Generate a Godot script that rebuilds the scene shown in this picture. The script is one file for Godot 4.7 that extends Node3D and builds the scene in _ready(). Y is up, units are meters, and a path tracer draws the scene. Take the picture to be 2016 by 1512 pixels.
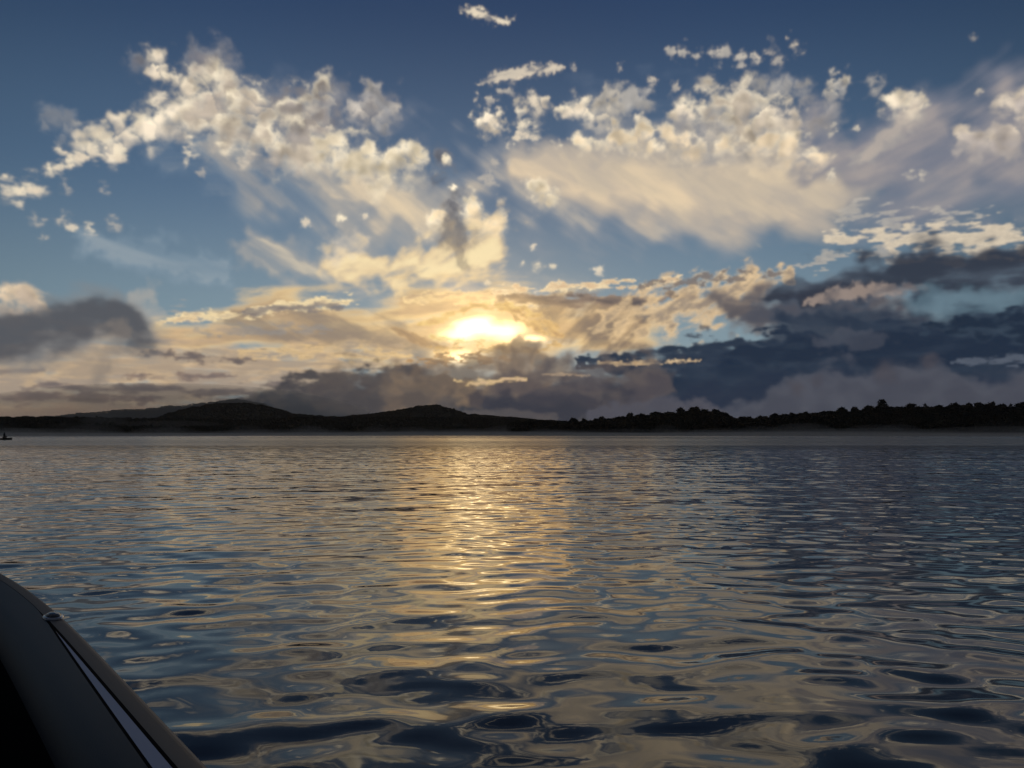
extends Node3D

const SKY_ONLY := false
const PW := 4096            # panorama size
const PH := 2048
const A0 := -46.0           # the finely painted part of the sky: azimuth and elevation in degrees
const A1 := 46.0
const E0 := -1.0
const E1 := 41.0

var rw := 0
var rh := 0
var red := PackedFloat32Array()
var grn := PackedFloat32Array()
var blu := PackedFloat32Array()
var noises := {}


func lin(r: float, g: float, b: float) -> Color:
	return Color(r / 255.0, g / 255.0, b / 255.0).srgb_to_linear()


# ---------------------------------------------------------------- sky
func noise(kind: String) -> FastNoiseLite:
	if noises.has(kind):
		return noises[kind]
	var n := FastNoiseLite.new()
	n.seed = 11 + noises.size() * 7
	n.frequency = 1.0
	n.noise_type = FastNoiseLite.TYPE_SIMPLEX_SMOOTH if kind != "billow" else FastNoiseLite.TYPE_PERLIN
	n.fractal_octaves = 6
	n.fractal_gain = 0.52
	n.fractal_type = FastNoiseLite.FRACTAL_FBM
	if kind == "billow":
		n.fractal_type = FastNoiseLite.FRACTAL_RIDGED
		n.fractal_octaves = 4
		n.fractal_gain = 0.5
	elif kind == "smooth":
		n.fractal_octaves = 3
	elif kind == "wisp":
		n.domain_warp_enabled = true
		n.domain_warp_amplitude = 0.7
		n.domain_warp_frequency = 0.6
		n.domain_warp_fractal_type = FastNoiseLite.DOMAIN_WARP_FRACTAL_NONE
	elif kind == "curl":
		n.domain_warp_enabled = true
		n.domain_warp_amplitude = 0.32
		n.domain_warp_frequency = 1.3
		n.domain_warp_fractal_octaves = 3
	noises[kind] = n
	return n


func air(az: float, el: float) -> Color:
	# clear dawn air: deep blue high up, pale near the horizon, amber round the sun
	var t := clampf(el / 34.0, 0.0, 1.0)
	var top := lin(36, 61, 96)
	var mid := lin(82, 111, 140)
	var low := lin(128, 152, 164)
	var c := low.lerp(mid, smoothstep(0.12, 0.52, t)).lerp(top, smoothstep(0.36, 0.9, t))
	var side := clampf(absf(az + 3.0) / 120.0, 0.0, 1.0)
	c = c * (1.0 - 0.8 * smoothstep(0.1, 0.62, side))  # air darkened away from the sun, mostly out of view
	if el > 27.5:  # unseen overhead sky greyed, to tone what the near water reflects
		c = (c * (1.0 - 0.5 * smoothstep(34.0, 70.0, el))).lerp(lin(56, 60, 68), 0.85 * smoothstep(27.5, 42.0, el))
	var r := Vector2((az + 2.0) * 0.8, el - 7.3).length()
	var g := 0.30 * exp(-r / 3.2) + 0.075 * exp(-r / 10.0)
	return c + Color(1.0, 0.66, 0.30) * g


func base_sky() -> void:
	rw = int((A1 - A0) * PW / 360.0)
	rh = int((E1 - E0) * PH / 180.0)
	for b in [red, grn, blu]:
		b.resize(rw * rh)
	red.resize(rw * rh)
	grn.resize(rw * rh)
	blu.resize(rw * rh)
	for y in rh:
		var el := E1 - (y + 0.5) * 180.0 / PH
		for x in rw:
			var c := air(A0 + (x + 0.5) * 360.0 / PW, el)
			var k := y * rw + x
			red[k] = c.r
			grn[k] = c.g
			blu[k] = c.b


# One cloud: lobes of (azimuth, elevation, radius in degrees), joined into a path or, with "heap", each on its own;
# noise breaks their outline. thin / thick: the cloud's colours where light comes through and where it does not.
func cloud(pts: Array, thin: Color, thick: Color, opacity: float, o: Dictionary = {}) -> void:
	if o.get("halo", 0.0) > 0.0:              # thin vapour round the firm part
		cloud(pts, thin.lerp(thick, 0.6), thick, opacity * o.halo, o.merged({"halo": 0.0, "lo": -0.35, "hi": 0.9, "relief": 0.0, "fine": 0.0}, true))
	var nz := noise(o.get("kind", "fbm"))
	var billow: bool = o.get("kind", "fbm") == "billow"
	var heap: bool = o.get("heap", false)
	var freq: float = o.get("freq", 0.35)
	var stretch: float = o.get("stretch", 1.6)
	var turn: float = deg_to_rad(o.get("turn", 0.0))
	var amp: float = o.get("amp", 1.0)
	var lo: float = o.get("lo", 0.15)
	var hi: float = o.get("hi", 0.5)
	var k0: float = o.get("k0", 0.3)
	var k1: float = o.get("k1", 1.0)
	var squash: float = o.get("squash", 1.0)
	var relief: float = o.get("relief", 0.0)
	var fine: float = o.get("fine", 0.0)
	var melt: float = o.get("melt", 0.0)      # how softly the underside fades out
	var warp: float = o.get("warp", 0.4)
	var grain := noise("smooth")
	var shift: float = o.get("seed", 0.0) * 13.7
	var ca := cos(turn)
	var sa := sin(turn)
	var b0 := Vector2(1e9, 1e9)
	var b1 := -b0
	var grow := 1.0 + amp * 0.6 + warp
	var pa := PackedVector2Array()
	var ra := PackedFloat32Array()
	var mean := 0.0
	var size: float = o.get("size", 1.0)
	for p0 in pts:
		var p := Vector3(p0.x, p0.y, p0.z * size)
		var e := Vector2(p.z, p.z / squash) * grow
		b0 = b0.min(Vector2(p.x, p.y) - e)
		b1 = b1.max(Vector2(p.x, p.y) + e)
		pa.append(Vector2(p.x, p.y * squash))
		ra.append(p.z)
		mean += p.z / pts.size()
	var x0 := maxi(0, int((b0.x - A0) * PW / 360.0))
	var x1 := mini(rw, int((b1.x - A0) * PW / 360.0) + 1)
	var y0 := maxi(0, int((E1 - b1.y) * PH / 180.0))
	var y1 := mini(rh, int((E1 - b0.y) * PH / 180.0) + 1)
	var n_lobes := pts.size()
	var wf := 0.55 / mean
	var wa := warp * mean
	for y in range(y0, y1):
		var el := E1 - (y + 0.5) * 180.0 / PH
		for x in range(x0, x1):
			var az := A0 + (x + 0.5) * 360.0 / PW
			var q := Vector2(az, el * squash)
			if wa > 0.0:
				q += Vector2(grain.get_noise_2d(az * wf + shift, el * wf), grain.get_noise_2d(az * wf, el * wf + 50.0 + shift)) * wa * 1.6
			var d := 1e9
			var below := 0.0
			if heap or n_lobes == 1:
				for i in n_lobes:
					var v := q - pa[i]
					var dd := v.length() / ra[i]
					if dd < d:
						d = dd
						below = clampf(0.3 - v.y / ra[i], 0.0, 1.0)
			else:
				for i in n_lobes - 1:
					var ab := pa[i + 1] - pa[i]
					var t := clampf((q - pa[i]).dot(ab) / ab.length_squared(), 0.0, 1.0)
					d = minf(d, (q - pa[i] - ab * t).length() / lerpf(ra[i], ra[i + 1], t))
			var m := 1.0 - d
			if m + amp * 0.7 < lo:
				continue
			var nx := (az * ca + el * sa) * freq / stretch + shift
			var ny := (el * ca - az * sa) * freq + shift * 0.37
			var n := nz.get_noise_2d(nx, ny)
			if billow:
				n = -n
			var f := minf(m, 0.6) + amp * n
			var alpha := smoothstep(lo, hi + melt * below, f) * opacity
			if alpha < 0.003:
				continue
			var th := smoothstep(k0, k1, f + 0.45 * grain.get_noise_2d(nx * 0.8 + 31.0, ny * 0.8))
			var sh := 1.0
			if relief != 0.0:
				var ls := (Vector2(-2.0, 7.0) - Vector2(az, el)).normalized() * 0.3
				sh = clampf(1.0 + relief * 1.6 * (grain.get_noise_2d(nx * 0.6, ny * 0.6) - grain.get_noise_2d((nx + ls.x * 2.0 * freq / stretch) * 0.6, (ny + ls.y * 2.0 * freq) * 0.6)), 0.6, 1.3)
			if fine != 0.0:
				sh *= 1.0 + fine * nz.get_noise_2d(nx * 5.0 + 7.0, ny * 5.0)
			var k := y * rw + x
			red[k] = lerpf(red[k], lerpf(thin.r, thick.r, th) * sh, alpha)
			grn[k] = lerpf(grn[k], lerpf(thin.g, thick.g, th) * sh, alpha)
			blu[k] = lerpf(blu[k], lerpf(thin.b, thick.b, th) * sh, alpha)


# Light that shines through the cloud near the sun.
func shine(at: Vector2, rx: float, ry: float, c: Color, sharp := 1.0) -> void:
	var reach := 3.2
	for y in range(maxi(0, int((E1 - at.y - ry * reach) * PH / 180.0)), mini(rh, int((E1 - at.y + ry * reach) * PH / 180.0))):
		var el := E1 - (y + 0.5) * 180.0 / PH
		for x in range(maxi(0, int((at.x - rx * reach - A0) * PW / 360.0)), mini(rw, int((at.x + rx * reach - A0) * PW / 360.0))):
			var az := A0 + (x + 0.5) * 360.0 / PW
			var w := noise("wisp").get_noise_2d(az * 0.35, el * 0.7) * 0.35
			var d := Vector2((az - at.x) / rx, (el - at.y) / ry).length() * (1.0 + w)
			var g := exp(-pow(d, 2.0 * sharp)) - exp(-pow(reach, 2.0 * sharp)) 
			if g > 0.0:
				var k := y * rw + x
				red[k] += c.r * g
				grn[k] += c.g * g
				blu[k] += c.b * g


func paint_clouds() -> void:
	var cream := lin(255, 239, 208)
	var pearl := lin(232, 215, 190)
	var haze := lin(176, 170, 162)
	var grey := lin(126, 122, 124)
	# ---- thin veils, high up
	var veil := {"kind": "wisp", "stretch": 5.0, "amp": 0.75, "lo": -0.3, "hi": 1.0, "freq": 0.45, "warp": 0.5}
	cloud([Vector3(-20.14, 17.01, 1.40), Vector3(-12.88, 14.36, 4.21), Vector3(-5.24, 12.62, 4.21), Vector3(-1.70, 10.26, 2.46)], lin(140, 152, 163), lin(190, 180, 166), 0.66, veil.merged({"turn": -36.0, "seed": 1, "amp": 0.5}, true))
	cloud([Vector3(-14.27, 17.20, 1.40), Vector3(-9.47, 15.85, 2.46), Vector3(-5.61, 14.98, 2.11)], haze, lin(232, 210, 176), 0.9, veil.merged({"turn": -36.0, "seed": 2, "amp": 0.45, "lo": -0.35, "hi": 0.7}, true))
	cloud([Vector3(-27.18, 11.62, 0.91), Vector3(-23.98, 11.29, 1.19), Vector3(-19.36, 10.35, 0.91)], lin(140, 158, 172), lin(164, 174, 180), 0.55, veil.merged({"turn": -18.0, "seed": 3, "stretch": 6.0}))
	cloud([Vector3(-17.48, 12.11, 1.23), Vector3(-15.17, 11.25, 1.68), Vector3(-10.79, 10.60, 1.26)], haze, lin(222, 206, 178), 0.8, veil.merged({"turn": -25.0, "seed": 4}))
	cloud([Vector3(-1.71, 17.71, 2.11), Vector3(5.05, 16.00, 3.51), Vector3(14.37, 14.93, 2.81)], lin(160, 160, 162), lin(206, 192, 172), 0.7, veil.merged({"turn": -32.0, "seed": 5}))
	cloud([Vector3(0.43, 18.21, 1.40), Vector3(6.12, 17.46, 2.32), Vector3(11.34, 16.74, 3.09), Vector3(16.05, 15.94, 3.37), Vector3(20.23, 15.59, 2.95), Vector3(23.33, 16.35, 1.75)], lin(188, 176, 162), lin(242, 216, 178), 0.97, veil.merged({"turn": -30.0, "seed": 6, "lo": -0.3, "hi": 0.45, "stretch": 4.0, "freq": 0.3, "amp": 0.4, "warp": 0.25}, true))
	cloud([Vector3(5.06, 17.65, 1.40), Vector3(11.34, 16.74, 2.32), Vector3(17.03, 15.71, 2.67), Vector3(21.48, 15.62, 2.11)], lin(224, 204, 172), lin(196, 182, 162), 0.55, veil.merged({"turn": -36.0, "seed": 61, "lo": 0.1, "hi": 0.8, "stretch": 5.0, "freq": 0.55}, true))
	cloud([Vector3(20.89, 17.24, 2.46), Vector3(26.29, 16.58, 3.51), Vector3(30.73, 16.80, 3.16), Vector3(34.82, 17.18, 3.16)], lin(128, 130, 142), lin(170, 160, 156), 0.88, veil.merged({"turn": 22.0, "seed": 7, "lo": -0.35, "hi": 0.6, "amp": 0.42}, true))
	cloud([Vector3(23.27, 13.87, 1.75), Vector3(29.01, 13.53, 2.11), Vector3(34.18, 13.11, 2.11)], lin(120, 128, 142), lin(150, 148, 152), 0.62, veil.merged({"turn": 12.0, "seed": 71, "amp": 0.5}, true))
	cloud([Vector3(6.14, 20.85, 2.11), Vector3(13.77, 19.47, 2.11)], lin(110, 124, 144), lin(150, 150, 152), 0.55, veil.merged({"seed": 8}))
	cloud([Vector3(-18.31, 21.21, 1.75), Vector3(-12.96, 20.16, 2.11), Vector3(-7.41, 20.48, 1.75)], lin(104, 116, 136), lin(140, 142, 148), 0.6, veil.merged({"seed": 9, "turn": -30.0}))
	cloud([Vector3(-19.49, 16.44, 1.40), Vector3(-21.40, 17.49, 1.05), Vector3(-23.84, 17.20, 0.84)], lin(110, 130, 152), lin(140, 150, 160), 0.4, veil.merged({"seed": 91, "turn": 10.0}))
	# ---- the heaped cloud on the left
	var heap := {"kind": "curl", "heap": true, "stretch": 1.25, "freq": 0.62, "amp": 0.85, "lo": -0.08, "hi": 0.68, "melt": 1.2, "k0": 0.1, "k1": 0.75, "relief": 0.45, "fine": 0.0, "warp": 0.4, "halo": 0.65}
	cloud([Vector3(-15.67, 20.71, 1.68), Vector3(-14.33, 21.29, 1.61), Vector3(-12.63, 21.12, 1.75), Vector3(-9.52, 21.01, 1.68), Vector3(-20.26, 22.47, 1.75), Vector3(-14.63, 18.77, 1.75)], lin(136, 138, 146), lin(132, 128, 130), 0.7, heap.merged({"seed": 4, "hi": 0.9, "relief": 0.2}, true))
	cloud([Vector3(-27.77, 17.41, 0.84), Vector3(-26.64, 17.67, 1.05), Vector3(-25.34, 18.06, 1.05), Vector3(-24.17, 18.61, 1.12), Vector3(-22.98, 19.28, 1.33), Vector3(-21.76, 19.74, 1.40), Vector3(-26.05, 17.21, 0.77), Vector3(-25.81, 18.88, 0.70)], cream, lin(230, 214, 190), 0.97, heap.merged({"seed": 1, "turn": 15.0, "stretch": 1.6}, true))
	cloud([Vector3(-20.84, 20.45, 2.04), Vector3(-19.93, 21.77, 1.83), Vector3(-19.12, 21.41, 1.05), Vector3(-19.87, 19.51, 1.75), Vector3(-21.13, 19.36, 1.26)], cream, lin(186, 172, 156), 0.97, heap.merged({"seed": 2}))
	cloud([Vector3(-18.59, 19.49, 1.83), Vector3(-16.95, 18.88, 2.04), Vector3(-15.29, 18.40, 1.83), Vector3(-13.95, 18.03, 1.54), Vector3(-17.97, 20.63, 1.05), Vector3(-17.34, 21.62, 0.91)], cream, lin(192, 178, 160), 0.97, heap.merged({"seed": 3}))
	cloud([Vector3(-14.83, 20.79, 1.54), Vector3(-13.66, 21.35, 1.40), Vector3(-12.99, 22.18, 0.98), Vector3(-13.97, 19.77, 1.54), Vector3(-12.81, 21.26, 0.84)], cream, lin(164, 154, 146), 0.95, heap.merged({"seed": 6}))
	cloud([Vector3(-12.09, 18.63, 1.61), Vector3(-11.39, 17.87, 1.33), Vector3(-12.93, 18.26, 1.05)], cream, lin(220, 204, 176), 0.97, heap.merged({"seed": 7}))
	cloud([Vector3(-10.18, 18.10, 1.40), Vector3(-8.96, 17.68, 1.61), Vector3(-7.57, 17.90, 1.40), Vector3(-6.87, 18.58, 0.91), Vector3(-6.52, 18.91, 0.63), Vector3(-9.13, 16.85, 1.26)], cream, lin(222, 206, 176), 0.97, heap.merged({"seed": 8}))
	cloud([Vector3(-10.74, 20.94, 0.98), Vector3(-9.71, 21.79, 1.05), Vector3(-8.82, 21.21, 0.91), Vector3(-9.17, 20.56, 0.70)], lin(214, 202, 186), lin(150, 148, 148), 0.85, heap.merged({"seed": 9}))
	cloud([Vector3(-23.51, 22.93, 0.77), Vector3(-23.19, 22.46, 0.56), Vector3(-23.81, 22.02, 0.42)], cream, pearl, 0.9, heap.merged({"seed": 10}))
	cloud([Vector3(-22.59, 21.76, 0.49), Vector3(-21.81, 21.49, 0.49), Vector3(-22.99, 21.94, 0.35)], cream, pearl, 0.85, heap.merged({"seed": 11}))
	cloud([Vector3(-20.91, 23.11, 1.05), Vector3(-20.16, 23.45, 0.70), Vector3(-24.73, 22.39, 0.77)], lin(170, 168, 166), grey, 0.6, heap.merged({"seed": 12, "hi": 0.9}, true))
	cloud([Vector3(-29.61, 18.62, 0.91), Vector3(-28.50, 18.61, 0.56), Vector3(-29.72, 18.06, 0.49), Vector3(-28.62, 17.95, 0.56), Vector3(-28.75, 17.64, 0.42)], lin(170, 174, 180), haze, 0.22, heap.merged({"seed": 13, "stretch": 2.5}, true))
	var rag := {"kind": "curl", "heap": true, "stretch": 2.5, "freq": 1.3, "amp": 1.1, "lo": 0.1, "hi": 0.98, "melt": 0.6, "k0": 0.3, "k1": 1.1, "fine": 0.0, "warp": 0.5, "halo": 0.4, "size": 0.74}
	cloud([Vector3(-28.57, 16.32, 0.63), Vector3(-27.88, 16.51, 0.70), Vector3(-27.05, 16.93, 0.77), Vector3(-25.75, 17.07, 0.77), Vector3(-29.00, 16.78, 0.42)], cream, pearl, 0.9, rag.merged({"seed": 1}))
	cloud([Vector3(-29.51, 15.54, 0.56), Vector3(-28.97, 15.85, 0.49), Vector3(-28.43, 16.13, 0.42)], cream, pearl, 0.9, rag.merged({"seed": 2}))
	cloud([Vector3(-31.86, 14.46, 0.56), Vector3(-31.46, 14.23, 0.98), Vector3(-30.55, 14.45, 1.05), Vector3(-31.06, 13.99, 0.77), Vector3(-31.82, 14.90, 0.42)], cream, pearl, 0.95, rag.merged({"seed": 3}))
	cloud([Vector3(-21.71, 17.46, 0.63), Vector3(-19.53, 18.25, 0.77), Vector3(-19.05, 18.36, 0.63), Vector3(-21.58, 18.61, 0.56)], cream, pearl, 0.85, rag.merged({"seed": 4}))
	cloud([Vector3(-28.04, 12.35, 0.42), Vector3(-27.20, 12.38, 0.49), Vector3(-28.32, 12.41, 0.35)], cream, pearl, 0.95, rag.merged({"seed": 5, "amp": 1.1}, true))
	cloud([Vector3(-30.22, 12.55, 0.56), Vector3(-28.60, 12.74, 0.56), Vector3(-25.93, 12.82, 0.63), Vector3(-28.66, 14.71, 0.56), Vector3(-26.42, 15.00, 0.49), Vector3(-29.79, 11.64, 0.35)], pearl, haze, 0.7, rag.merged({"seed": 6}))
	cloud([Vector3(-11.79, 14.28, 0.53)], cream, cream, 1.0, rag.merged({"seed": 7, "amp": 0.8}, true))
	cloud([Vector3(-14.05, 13.96, 0.53), Vector3(-10.14, 14.49, 0.35)], cream, pearl, 0.8, rag.merged({"seed": 8}))
	cloud([Vector3(-18.23, 17.35, 0.70), Vector3(-17.59, 17.88, 0.56), Vector3(-20.75, 16.48, 0.49)], pearl, haze, 0.7, rag.merged({"seed": 9}))
	# ---- the curled cloud over the sun
	cloud([Vector3(-11.82, 11.74, 1.19), Vector3(-10.79, 11.10, 1.19), Vector3(-8.03, 10.85, 1.26), Vector3(-4.88, 11.60, 1.61), Vector3(-2.41, 12.32, 1.90), Vector3(-1.35, 14.03, 1.40)], lin(236, 210, 166), lin(255, 232, 182), 0.95, veil.merged({"turn": 20.0, "seed": 11, "lo": -0.25, "hi": 0.6, "stretch": 2.6, "freq": 0.6}, true))
	cloud([Vector3(-11.83, 12.08, 0.91), Vector3(-10.81, 12.86, 0.91), Vector3(-10.30, 12.98, 0.56)], pearl, lin(236, 212, 172), 0.8, veil.merged({"seed": 12, "stretch": 1.5}, true))
	cloud([Vector3(-5.25, 13.81, 1.05), Vector3(-4.54, 14.33, 0.91), Vector3(-2.60, 15.03, 1.05), Vector3(-1.17, 14.37, 1.05)], cream, lin(244, 218, 176), 0.8, heap.merged({"seed": 19, "hi": 0.6}, true))
	cloud([Vector3(-4.19, 15.01, 0.70), Vector3(-4.01, 13.32, 1.19), Vector3(-3.47, 11.79, 0.84)], lin(150, 140, 128), lin(112, 106, 104), 0.72, veil.merged({"turn": 80.0, "seed": 13, "stretch": 2.5}, true))
	cloud([Vector3(-3.67, 16.02, 0.84), Vector3(-4.19, 15.01, 0.91), Vector3(-4.74, 18.15, 0.91), Vector3(-4.91, 17.33, 0.70)], lin(128, 128, 132), lin(104, 104, 110), 0.7, heap.merged({"seed": 14, "hi": 0.8}, true))
	cloud([Vector3(-2.96, 15.77, 0.42), Vector3(-2.63, 15.57, 0.35), Vector3(-4.02, 16.62, 0.28), Vector3(-4.57, 18.38, 0.35)], cream, cream, 0.85, heap.merged({"seed": 15}))
	cloud([Vector3(2.03, 16.45, 1.05), Vector3(1.85, 15.88, 0.84), Vector3(2.74, 15.87, 0.49)], cream, lin(236, 216, 182), 1.0, heap.merged({"seed": 17, "amp": 0.9}, true))
	cloud([Vector3(-1.71, 17.05, 0.77), Vector3(-0.82, 15.89, 0.42), Vector3(-1.18, 18.21, 0.49), Vector3(-0.29, 18.31, 0.35)], pearl, haze, 0.75, rag.merged({"seed": 18}))
	cloud([Vector3(0.78, 11.57, 0.42), Vector3(1.84, 11.47, 0.70), Vector3(2.91, 11.35, 0.46)], cream, lin(250, 224, 178), 1.0, rag.merged({"seed": 19, "amp": 0.9, "stretch": 3.0, "squash": 1.5}, true))
	cloud([Vector3(6.08, 10.96, 0.56), Vector3(1.49, 12.67, 0.35), Vector3(-1.70, 10.26, 0.42), Vector3(1.84, 9.74, 0.35)], cream, pearl, 0.8, rag.merged({"seed": 191}))
	# ---- heaped tops of the right cloud
	cloud([Vector3(15.10, 19.05, 2.46), Vector3(18.05, 18.46, 1.97), Vector3(12.41, 19.57, 1.61), Vector3(11.71, 18.66, 1.40), Vector3(20.96, 19.84, 1.40)], lin(176, 168, 160), lin(158, 152, 148), 0.75, heap.merged({"seed": 22, "hi": 0.9, "relief": 0.3}, true))
	cloud([Vector3(14.47, 21.13, 1.40), Vector3(15.64, 21.02, 1.68), Vector3(16.97, 21.20, 1.33), Vector3(15.12, 20.14, 1.68), Vector3(17.27, 20.09, 1.40), Vector3(16.27, 19.26, 1.40)], cream, lin(190, 176, 158), 0.97, heap.merged({"seed": 21}))
	cloud([Vector3(18.40, 19.67, 1.26), Vector3(19.21, 19.89, 0.84), Vector3(18.87, 19.00, 0.91)], pearl, lin(196, 182, 164), 0.9, heap.merged({"seed": 23}))
	cloud([Vector3(11.91, 21.17, 0.91), Vector3(11.57, 21.01, 0.70), Vector3(12.26, 20.99, 0.63)], cream, pearl, 0.97, heap.merged({"seed": 24, "amp": 0.8}, true))
	cloud([Vector3(5.07, 19.35, 0.84), Vector3(6.31, 19.40, 0.98), Vector3(7.37, 19.53, 1.05), Vector3(9.13, 19.83, 1.12), Vector3(9.64, 19.26, 0.91), Vector3(8.24, 19.17, 0.91)], cream, lin(240, 218, 184), 0.97, heap.merged({"seed": 26}))
	cloud([Vector3(6.68, 21.46, 1.19), Vector3(7.04, 21.92, 0.77), Vector3(6.32, 20.69, 0.91)], lin(244, 226, 196), haze, 0.92, heap.merged({"seed": 27}))
	cloud([Vector3(8.27, 21.86, 1.05), Vector3(9.15, 21.82, 0.84)], lin(196, 188, 176), haze, 0.7, heap.merged({"seed": 28}))
	cloud([Vector3(1.43, 21.65, 0.98), Vector3(0.79, 21.34, 0.70), Vector3(2.40, 22.05, 0.49)], cream, pearl, 0.95, heap.merged({"seed": 29}))
	cloud([Vector3(4.80, 21.53, 0.91), Vector3(4.01, 21.49, 0.56), Vector3(5.43, 21.19, 0.56), Vector3(3.48, 21.56, 0.42)], cream, pearl, 0.95, heap.merged({"seed": 30}))
	cloud([Vector3(-1.90, 20.79, 0.84), Vector3(-1.00, 20.73, 0.84), Vector3(-2.08, 20.63, 0.56)], cream, pearl, 0.92, heap.merged({"seed": 31, "freq": 1.3}, true))
	cloud([Vector3(0.97, 20.32, 0.84), Vector3(1.68, 20.06, 0.84), Vector3(0.43, 20.00, 0.56), Vector3(-0.11, 19.35, 0.42), Vector3(3.29, 19.42, 0.49)], cream, pearl, 0.9, rag.merged({"seed": 32}))
	cloud([Vector3(11.37, 19.16, 1.05), Vector3(12.74, 18.75, 0.98), Vector3(17.08, 18.40, 1.40), Vector3(19.01, 18.06, 1.40), Vector3(20.28, 17.62, 1.05), Vector3(14.76, 18.60, 0.91)], cream, lin(240, 216, 180), 0.75, heap.merged({"seed": 33}))
	cloud([Vector3(25.66, 20.08, 0.98), Vector3(26.25, 20.04, 0.70), Vector3(26.08, 19.43, 0.84)], cream, pearl, 0.95, heap.merged({"seed": 34, "amp": 0.9}, true))
	cloud([Vector3(26.23, 19.40, 0.77), Vector3(24.88, 18.27, 0.84), Vector3(23.36, 17.26, 0.70)], haze, lin(196, 182, 168), 0.75, veil.merged({"seed": 35, "turn": 45.0}))
	cloud([Vector3(21.94, 21.65, 0.77), Vector3(21.61, 21.25, 0.49), Vector3(22.09, 21.78, 0.42)], lin(240, 226, 200), haze, 0.9, heap.merged({"seed": 36, "freq": 1.2}, true))
	cloud([Vector3(29.67, 17.12, 1.05), Vector3(30.74, 16.94, 1.05), Vector3(31.54, 17.23, 1.19), Vector3(32.61, 18.44, 1.75), Vector3(29.54, 17.28, 0.77)], lin(232, 214, 188), lin(186, 174, 164), 0.9, heap.merged({"seed": 38}))
	cloud([Vector3(18.45, 21.94, 1.12), Vector3(17.15, 22.18, 0.84), Vector3(19.73, 21.70, 0.77)], lin(140, 142, 150), haze, 0.6, heap.merged({"seed": 39, "hi": 0.9}, true))
	# ---- small high scraps
	cloud([Vector3(-3.61, 27.73, 0.25), Vector3(-2.82, 27.52, 0.39), Vector3(-1.73, 27.30, 0.49), Vector3(-0.83, 27.01, 0.39), Vector3(0.25, 27.10, 0.21)], cream, pearl, 1.0, rag.merged({"seed": 41, "turn": -14.0, "heap": false, "amp": 1.1, "stretch": 4.0}, true))
	cloud([Vector3(-2.44, 23.21, 0.21), Vector3(-0.83, 23.72, 0.56), Vector3(1.15, 24.03, 0.56), Vector3(3.49, 24.30, 0.35)], pearl, lin(206, 194, 176), 1.0, rag.merged({"seed": 42, "turn": 14.0, "heap": false, "amp": 0.9, "stretch": 4.0}, true))
	cloud([Vector3(4.38, 24.22, 0.35)], pearl, haze, 0.9, rag.merged({"seed": 43, "amp": 0.9}, true))
	cloud([Vector3(-0.83, 22.79, 0.56), Vector3(-0.11, 22.86, 0.63), Vector3(-2.44, 22.37, 0.35), Vector3(-1.54, 22.22, 0.49)], pearl, haze, 0.85, rag.merged({"seed": 44}))
	cloud([Vector3(11.96, 24.71, 0.63), Vector3(12.99, 24.39, 0.56), Vector3(14.52, 24.31, 0.84), Vector3(15.86, 23.87, 0.70), Vector3(16.85, 23.82, 0.49), Vector3(11.10, 24.84, 0.49)], lin(236, 222, 200), haze, 0.95, rag.merged({"seed": 45, "turn": -6.0}, true))
	cloud([Vector3(17.92, 24.29, 0.60), Vector3(18.32, 23.53, 0.63), Vector3(18.94, 24.80, 0.28), Vector3(19.47, 24.18, 0.56)], pearl, haze, 0.85, rag.merged({"seed": 46, "amp": 1.2}, true))
	cloud([Vector3(9.96, 22.92, 0.56), Vector3(7.66, 24.21, 0.35), Vector3(15.50, 22.50, 0.49), Vector3(11.42, 22.60, 0.42), Vector3(13.19, 21.64, 0.28)], pearl, haze, 0.85, rag.merged({"seed": 48, "amp": 1.1}, true))
	cloud([Vector3(7.57, 22.80, 0.70)], haze, haze, 0.6, rag.merged({"seed": 49, "stretch": 4.0}, true))
	cloud([Vector3(24.21, 21.26, 0.84), Vector3(24.52, 21.56, 0.49)], haze, haze, 0.75, rag.merged({"seed": 50}))
	cloud([Vector3(29.75, 23.01, 0.39), Vector3(30.03, 19.91, 0.32)], pearl, haze, 0.75, rag.merged({"seed": 51, "amp": 1.0}, true))
	cloud([Vector3(21.56, 19.06, 0.56), Vector3(23.10, 18.96, 0.35), Vector3(20.15, 18.93, 0.35), Vector3(21.49, 16.24, 0.56), Vector3(25.98, 15.72, 0.56), Vector3(26.84, 15.76, 0.49)], cream, haze, 0.7, rag.merged({"seed": 54}))
	# ---- the flat pale band on the right
	var flat := {"kind": "fbm", "stretch": 3.5, "freq": 1.6, "amp": 1.35, "lo": 0.05, "hi": 0.6, "k0": 0.2, "k1": 1.3, "fine": 0.15, "squash": 1.6, "warp": 0.5}
	cloud([Vector3(21.41, 12.46, 0.49), Vector3(23.23, 12.31, 0.91), Vector3(25.59, 12.15, 1.26), Vector3(28.96, 11.74, 1.61), Vector3(34.11, 10.98, 1.97)], lin(232, 214, 186), lin(214, 198, 174), 0.85, flat.merged({"seed": 1, "hi": 0.8}))
	cloud([Vector3(22.97, 13.90, 1.75), Vector3(27.05, 13.01, 1.26), Vector3(29.00, 13.23, 1.05)], lin(206, 196, 182), haze, 0.7, flat.merged({"seed": 2, "lo": 0.45, "hi": 0.9}, true))
	cloud([Vector3(20.13, 10.95, 1.40), Vector3(23.21, 11.36, 1.05), Vector3(28.92, 10.53, 1.26)], lin(216, 200, 178), haze, 0.7, flat.merged({"seed": 3, "lo": 0.5, "hi": 0.9}, true))
	# ---- cloud lit from behind, round the sun
	var amber := lin(252, 216, 152)
	var peach := lin(222, 188, 148)
	var ash := lin(134, 124, 116)
	var lay := {"kind": "wisp", "stretch": 6.0, "freq": 0.7, "amp": 0.9, "lo": -0.35, "hi": 0.6, "k0": -0.1, "k1": 0.9, "squash": 1.6, "warp": 0.4}
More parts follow.
